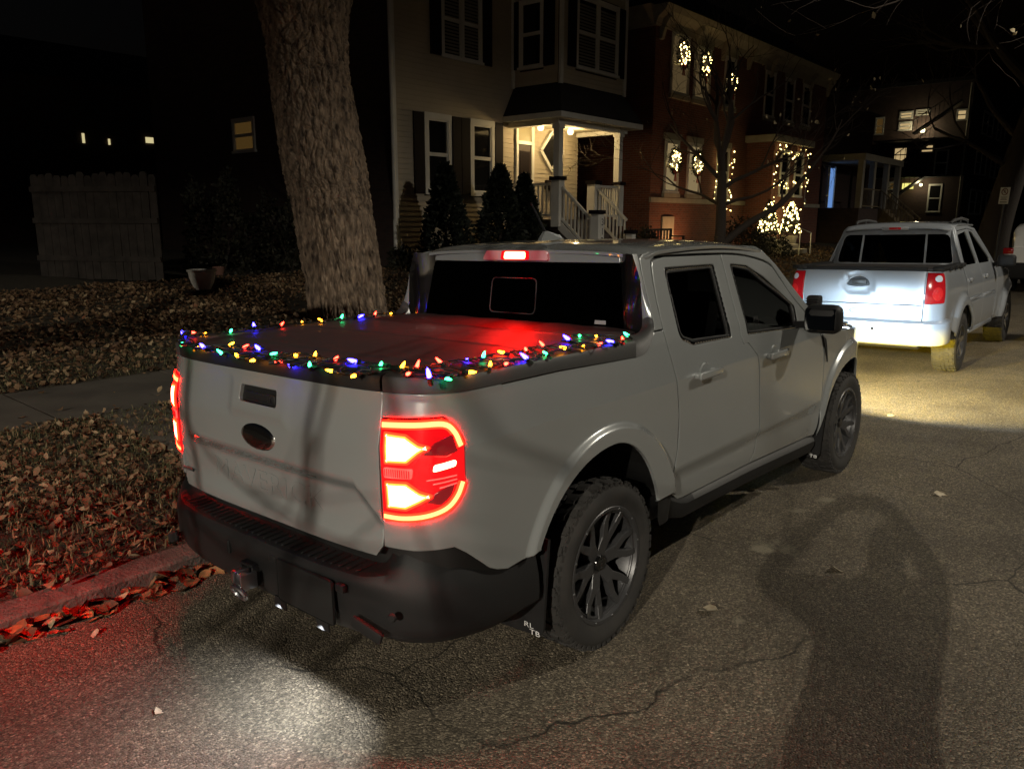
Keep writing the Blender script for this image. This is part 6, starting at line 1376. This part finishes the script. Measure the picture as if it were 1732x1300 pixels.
# bench
BN = empty('garden_bench', (-9.9, 19.7, float(gz(-9.9, 19.7))), label='dark slatted garden bench in front of the floodlit brick wall', cat='bench')
M['bench'] = mat('dark_bench', (.02, .016, .016), .6)
for q in range(4): mb = MB(); mb.box((-.25+.11*q, -.85, .42), (-.16+.11*q, .85, .45)); mb.build('seat_slat', M['bench'], BN)
for q in range(9): mb = MB(); mb.box((-.30, -.80+.195*q, .45), (-.275, -.74+.195*q, .82)); mb.build('back_slat', M['bench'], BN)
mb = MB(); mb.box((-.31, -.87, .82), (-.265, .87, .88)); mb.build('top_rail', M['bench'], BN)
for yy in (-.83, .83):
    for xx in (-.29, .18): mb = MB(); mb.box((xx-.03, yy-.03, 0), (xx+.03, yy+.03, .88 if xx < 0 else .64)); mb.build('leg', M['bench'], BN)
    mb = MB(); mb.box((-.3, yy-.035, .62), (.22, yy+.035, .66)); mb.build('arm_rest', M['bench'], BN)
FL = empty('garden_floodlight', (-9.95, 21.9, float(gz(-9.95, 21.9))), label='small garden floodlight washing the brick wall beside the bench', cat='floodlight')
mb = MB(); mb.rbox((0, 0, .12), (.12, .16, .10), .02, 2); mb.tube([(0, 0, 0), (0, 0, .1)], .012, 6); hb_ = mb.build('lamp_housing', M['iron'], FL, True)
lamp_obj('SPOT', 'flood_beam', FL, (-.08, 0, .18), (-1.0, -.1, .95), 60, (1., .50, .20), 150, .6, .05)
# Christmas bulbs on the brick house
WARMB = emis('warm_bulb', (9., 6.8, 2.4), 1.); WB2M = MB(); WB2M.lathe([(.001, .035), (.022, .02), (.026, 0), (.02, -.02), (.001, -.03)], n=8); wbo = WB2M.build('light_bulb', WARMB, None, True); wbm = wbo.data; COL.objects.unlink(wbo); bpy.data.objects.remove(wbo)
def bulb_at(p, par, s_=1.):
    o = bpy.data.objects.new('light_bulb', wbm); link(o, par); o.location = p; o.scale = (s_, s_, s_); return o
r = np.random.default_rng(44); M['bow'] = mat('red_bow', (.35, .012, .012), .6)
def wreath(x, y, z, R, label, nb_=34):
    t = empty('lit_wreath', (x, y, z), label=label, cat='wreath', group='lit wreaths in the brick house windows')
    def ring(rr, n_):
        a = rr.uniform(0, 2*np.pi, n_); q = rr.normal(0, .06, (n_, 3)); return np.stack([.02+np.abs(q[:, 0])*.5, (R+q[:, 1])*np.cos(a), (R+q[:, 1])*np.sin(a)], 1), np.stack([np.ones(n_), np.cos(a), np.sin(a)], 1)
    foliage('foliage', 900, ring, .07, M['evergreen'], t, int(abs(y*100)))
    for q in range(nb_):
        a = r.uniform(0, 2*math.pi); rr = R*math.sqrt(r.uniform(.10, 1.25)); bulb_at((.09, rr*math.cos(a), rr*math.sin(a)), t, r.uniform(.45, 1.0))
    mb = MB()
    for s2 in (1, -1): mb.prism([(.08, s2*.01, -R), (.08, s2*.15, -R+.07), (.08, s2*.16, -R-.05)], (.03, 0, 0)); mb.prism([(.08, s2*.01, -R), (.08, s2*.03, -R-.32), (.08, s2*.09, -R-.30)], (.02, 0, 0))
    mb.build('bow', M['bow'], t)
wreath(-10.90, 22.05, 7.15, .36, 'lit wreath in the leftmost upper window of the brick house')
wreath(-10.90, 23.68, 7.10, .36, 'lit wreath in the second upper window of the brick house')
wreath(-10.90, 25.9, 6.75, .30, 'lit wreath in the third upper window of the brick house', 12)
wreath(-10.90, 21.80, 3.72, .34, 'lit wreath in the leftmost lower window of the brick house')
wreath(-10.90, 23.42, 3.72, .34, 'lit wreath in the second lower window of the brick house')
def light_string(path, nb_, label, jit=.06):
    P = crom(path, 10); d = np.concatenate([[0], np.cumsum(np.linalg.norm(np.diff(P, axis=0), axis=1))]); t = empty('string_lights', tuple(P[0]), label=label, cat='string lights'); P = P-P[0]; mb = MB(); mb.tube([tuple(q) for q in P], .008, 4); mb.build('wire', M['wire'], t)
    for q in range(nb_):
        s_ = d[-1]*(q+.5)/nb_; p = np.array([np.interp(s_, d, P[:, k]) for k in range(3)])+r.normal(0, jit, 3)*np.array([.3, 1.6, 1.6]); bulb_at(tuple(p), t, r.uniform(.45, 1.0))
light_string([(-9.8, 27.9, 1.6), (-9.8, 27.95, 2.6), (-9.8, 27.9, 4.3), (-9.8, 28.8, 4.55), (-9.8, 29.7, 4.2), (-9.8, 30.6, 4.6), (-9.8, 31.3, 4.3), (-9.8, 31.3, 3.0)], 46, 'string of warm bulbs framing the brick house entry bay')
light_string([(-9.8, 28.0, 3.4), (-9.8, 28.6, 3.2), (-9.8, 29.5, 3.0), (-9.8, 30.4, 3.15), (-9.8, 31.2, 3.5)], 22, 'string of warm bulbs swagged across the middle of the entry bay', .1)
light_string([(-9.7, 27.9, 2.4), (-9.7, 28.8, 2.15), (-9.7, 29.8, 2.1), (-9.7, 30.8, 2.3)], 18, 'string of warm bulbs along the foot of the entry bay', .08)
light_string([(-10.9, 25.0, 2.4), (-10.9, 25.15, 3.4), (-10.9, 25.1, 4.4)], 13, 'string of warm bulbs up the left side of the third lower window', .05)
light_string([(-10.9, 26.5, 1.9), (-10.9, 26.35, 3.0), (-10.9, 26.4, 4.4)], 18, 'string of warm bulbs up the right side of the third lower window', .08)
for (x, y, z0, lab) in ((-9.4, 26.55, 1.0, 'left of the two lit cone trees in stone pots'), (-9.4, 28.75, 1.05, 'right of the two lit cone trees in stone pots')):
    t = empty('lit_cone_tree', (x, y, float(gz(x, y))), label=lab, cat='cone tree', group='lit cone trees by the entry')
    mb = MB(); mb.lathe([(.001, 0), (.22, 0), (.24, .05), (.27, .45), (.31, .55), (.31, .62), (.27, .62), (.001, .58)], n=20); mb.build('pot', M['stone'], t, True)
    fo = foliage('foliage', 2200, cone_fn(1.35, .40), .08, M['evergreen'], t, int(y*10)); fo.location = (0, 0, .55)
    for q in range(95):
        h_ = r.uniform(0, 1)**1.2; a = r.uniform(0, 6.28); rr = .40*(1-h_)**.75+.03; bulb_at((rr*math.cos(a), rr*math.sin(a), .72+h_*1.2), t, r.uniform(.8, 1.4))
    lamp_obj('POINT', 'bulb_glow', t, (.55, -.3, 1.2), (0, 0, 0), 14, (1., .78, .38), soft=.3)
HRr = empty('pipe_handrail', (-8.5, 28.0, float(gz(-8.5, 28))), label='thin white pipe handrail by the path right of the cone trees', cat='handrail'); mb = MB(); mb.tube([(0, -.55, 1.0), (0, .6, .82), (0, .62, 0)], .022, 8); mb.build('pipe', M['trim'], HRr, True)
mb = MB(); mb.tube([(0, -.55, 1.0), (0, -.56, 0)], .022, 8); mb.build('post', M['trim'], HRr, True)
# front steps of the brick house
for q in range(3): mb = MB(); mb.rbox((0, 0, 0), (.9, 1.6, .18), .02, 1); o = mb.build('stone_step', M['stone'], None); o.location = (-9.0+.0*q-.35*q, 27.65, float(gz(-9., 27.6))+.09+.17*q); tag(o, ('lowest', 'middle', 'top')[q]+' stone step between the lit cone trees', 'step')
# parking sign
SG = empty('parking_sign', (-2.05, 27.3, .08), label='white no parking sign on a leaning pole before the far tree', cat='sign'); SG.rotation_euler = (-.03, .02, -.5)
mb = MB(); mb.tube([(0, .02, 0), (0, .02, 2.75)], .028, 8); mb.build('pole', M['lamp_metal'], SG, True)
mb = MB(); mb.rbox((0, -.02, 2.50), (.34, .012, .52), .004, 1); pl = mb.build('plate', mat('sign_white', (.62, .62, .58), .5), SG)
mb = MB(); mb.tube([(.10*math.cos(2*math.pi*j/24), -.03, 2.62+.10*math.sin(2*math.pi*j/24)) for j in range(25)], .012, 5, False); mb.bar((-.07, -.03, 2.69), (.07, -.03, 2.55), .02, .006, (0, -1, 0)); mb.build('ring_and_slash', mat('sign_red', (.16, .03, .025), .5), pl)
tv, tf = text_mesh('P', .15, 0); mesh_obj('letter', [(p[0], -.0285, 2.62+p[1]) for p in tv], tf, M['shutter'], pl)
for zz_, wd in ((2.45, .22), (2.41, .18), (2.37, .22), (2.30, .24)):
    mb = MB(); mb.box((-wd/2, -.0295, zz_-.008 if zz_ > 2.31 else zz_-.02), (wd/2, -.0275, zz_+.008)); mb.build('print_line', M['bench'], pl)
# dark house far behind the fence with tiny lit windows
FH = empty('far_house', (0, 0, 0), label='dark house far behind the board fence with tiny lit windows', cat='house')
mb = MB(); mb.box((-46, 5, .5), (-34.1, 19.5, 7.5)); mb.build('wall', M['dbrick'], FH); mb = MB(); mb.prism([(-46.3, 4.8, 7.5), (-33.8, 4.8, 7.5), (-40, 4.8, 10)], (0, 15, 0)); mb.build('roof', M['shingle'], FH)
for (y0, y1, z0, z1) in ((12.2, 12.30, 4.95, 5.35), (13.28, 13.36, 4.95, 5.2), (14.95, 15.3, 5.15, 5.4)): mb = MB(); mb.box((-34.09, y0, z0), (-34.05, y1, z1)); mb.build('lit_window', emis('tiny_lit_window', (1., .86, .45), .55) if y0 < 12.5 else bpy.data.materials['tiny_lit_window'], FH)
# ================================================================== the photographer, behind the camera
fw = np.array([_F[0], _F[1], 0]); fw /= np.linalg.norm(fw); rt = np.array([fw[1], -fw[0], 0]); base = np.array([CAM[0], CAM[1], 0])-fw*.27-rt*.03; gz0 = roadz(base[0])
def PP(r_, f_, z): return tuple(rt*r_+fw*f_+np.array([0, 0, z]))
PE = bpy.data.meshes.new('person')
J = [(PP(.02, .04, .98), .18), (PP(.01, .02, 1.18), .18), (PP(0, -.03, 1.38), .17), (PP(0, -.05, 1.50), .08), (PP(.01, -.06, 1.57), .06), (PP(.02, -.05, 1.66), .092), (PP(.02, -.06, 1.75), .085)]
E_ = [(0, 1), (1, 2), (2, 3), (3, 4), (4, 5), (5, 6)]
for s2 in (-1, 1):
    o_ = len(J); J += [(PP(s2*.20, -.03, 1.44), .085), (PP(s2*(.40 if s2 < 0 else .33), .16, 1.44), .056), (PP(s2*.23, .20, 1.63), .046), (PP(s2*.09+.02, .215, 1.76), .040), (PP(s2*.07+.03, .225, 1.79), .032)]
    E_ += [(2, o_), (o_, o_+1), (o_+1, o_+2), (o_+2, o_+3), (o_+3, o_+4)]
    o_ = len(J); J += [(PP(s2*.11, 0, .86), .15), (PP(s2*.12, .02, .50), .115), (PP(s2*.13, -.01, .10), .055), (PP(s2*.14, .06, .045), .045), (PP(s2*.15, .16, .035), .035)]
    E_ += [(0, o_), (o_, o_+1), (o_+1, o_+2), (o_+2, o_+3), (o_+3, o_+4)]
PE.from_pydata([j[0] for j in J], E_, []); po = bpy.data.objects.new('person', PE); link(po); po.location = (base[0], base[1], gz0)
sk_ = po.modifiers.new('skin', 'SKIN'); sv = PE.skin_vertices[0].data
for i, j in enumerate(J): sv[i].radius = (j[1], j[1])
sv[0].use_root = True
po.modifiers.new('sub', 'SUBSURF').render_levels = 2; PE.materials.append(mat('dark_jacket', (.03, .03, .035), .8))
tag(po, 'person in dark jacket holding a phone up with both hands, seen as a shadow', 'person')
mb = MB(); mb.rbox((0, 0, 0), (.155, .0085, .076), .004, 2); ph = mb.build('phone', M['gloss'], None, True); ph.matrix_world = Matrix(((_R[0], _F[0], _U[0], CAM[0]-_F[0]*.03), (_R[1], _F[1], _U[1], CAM[1]-_F[1]*.03), (_R[2], _F[2], _U[2], CAM[2]-_F[2]*.03), (0, 0, 0, 1)))
tag(ph, 'phone held up by the photographer', 'phone')
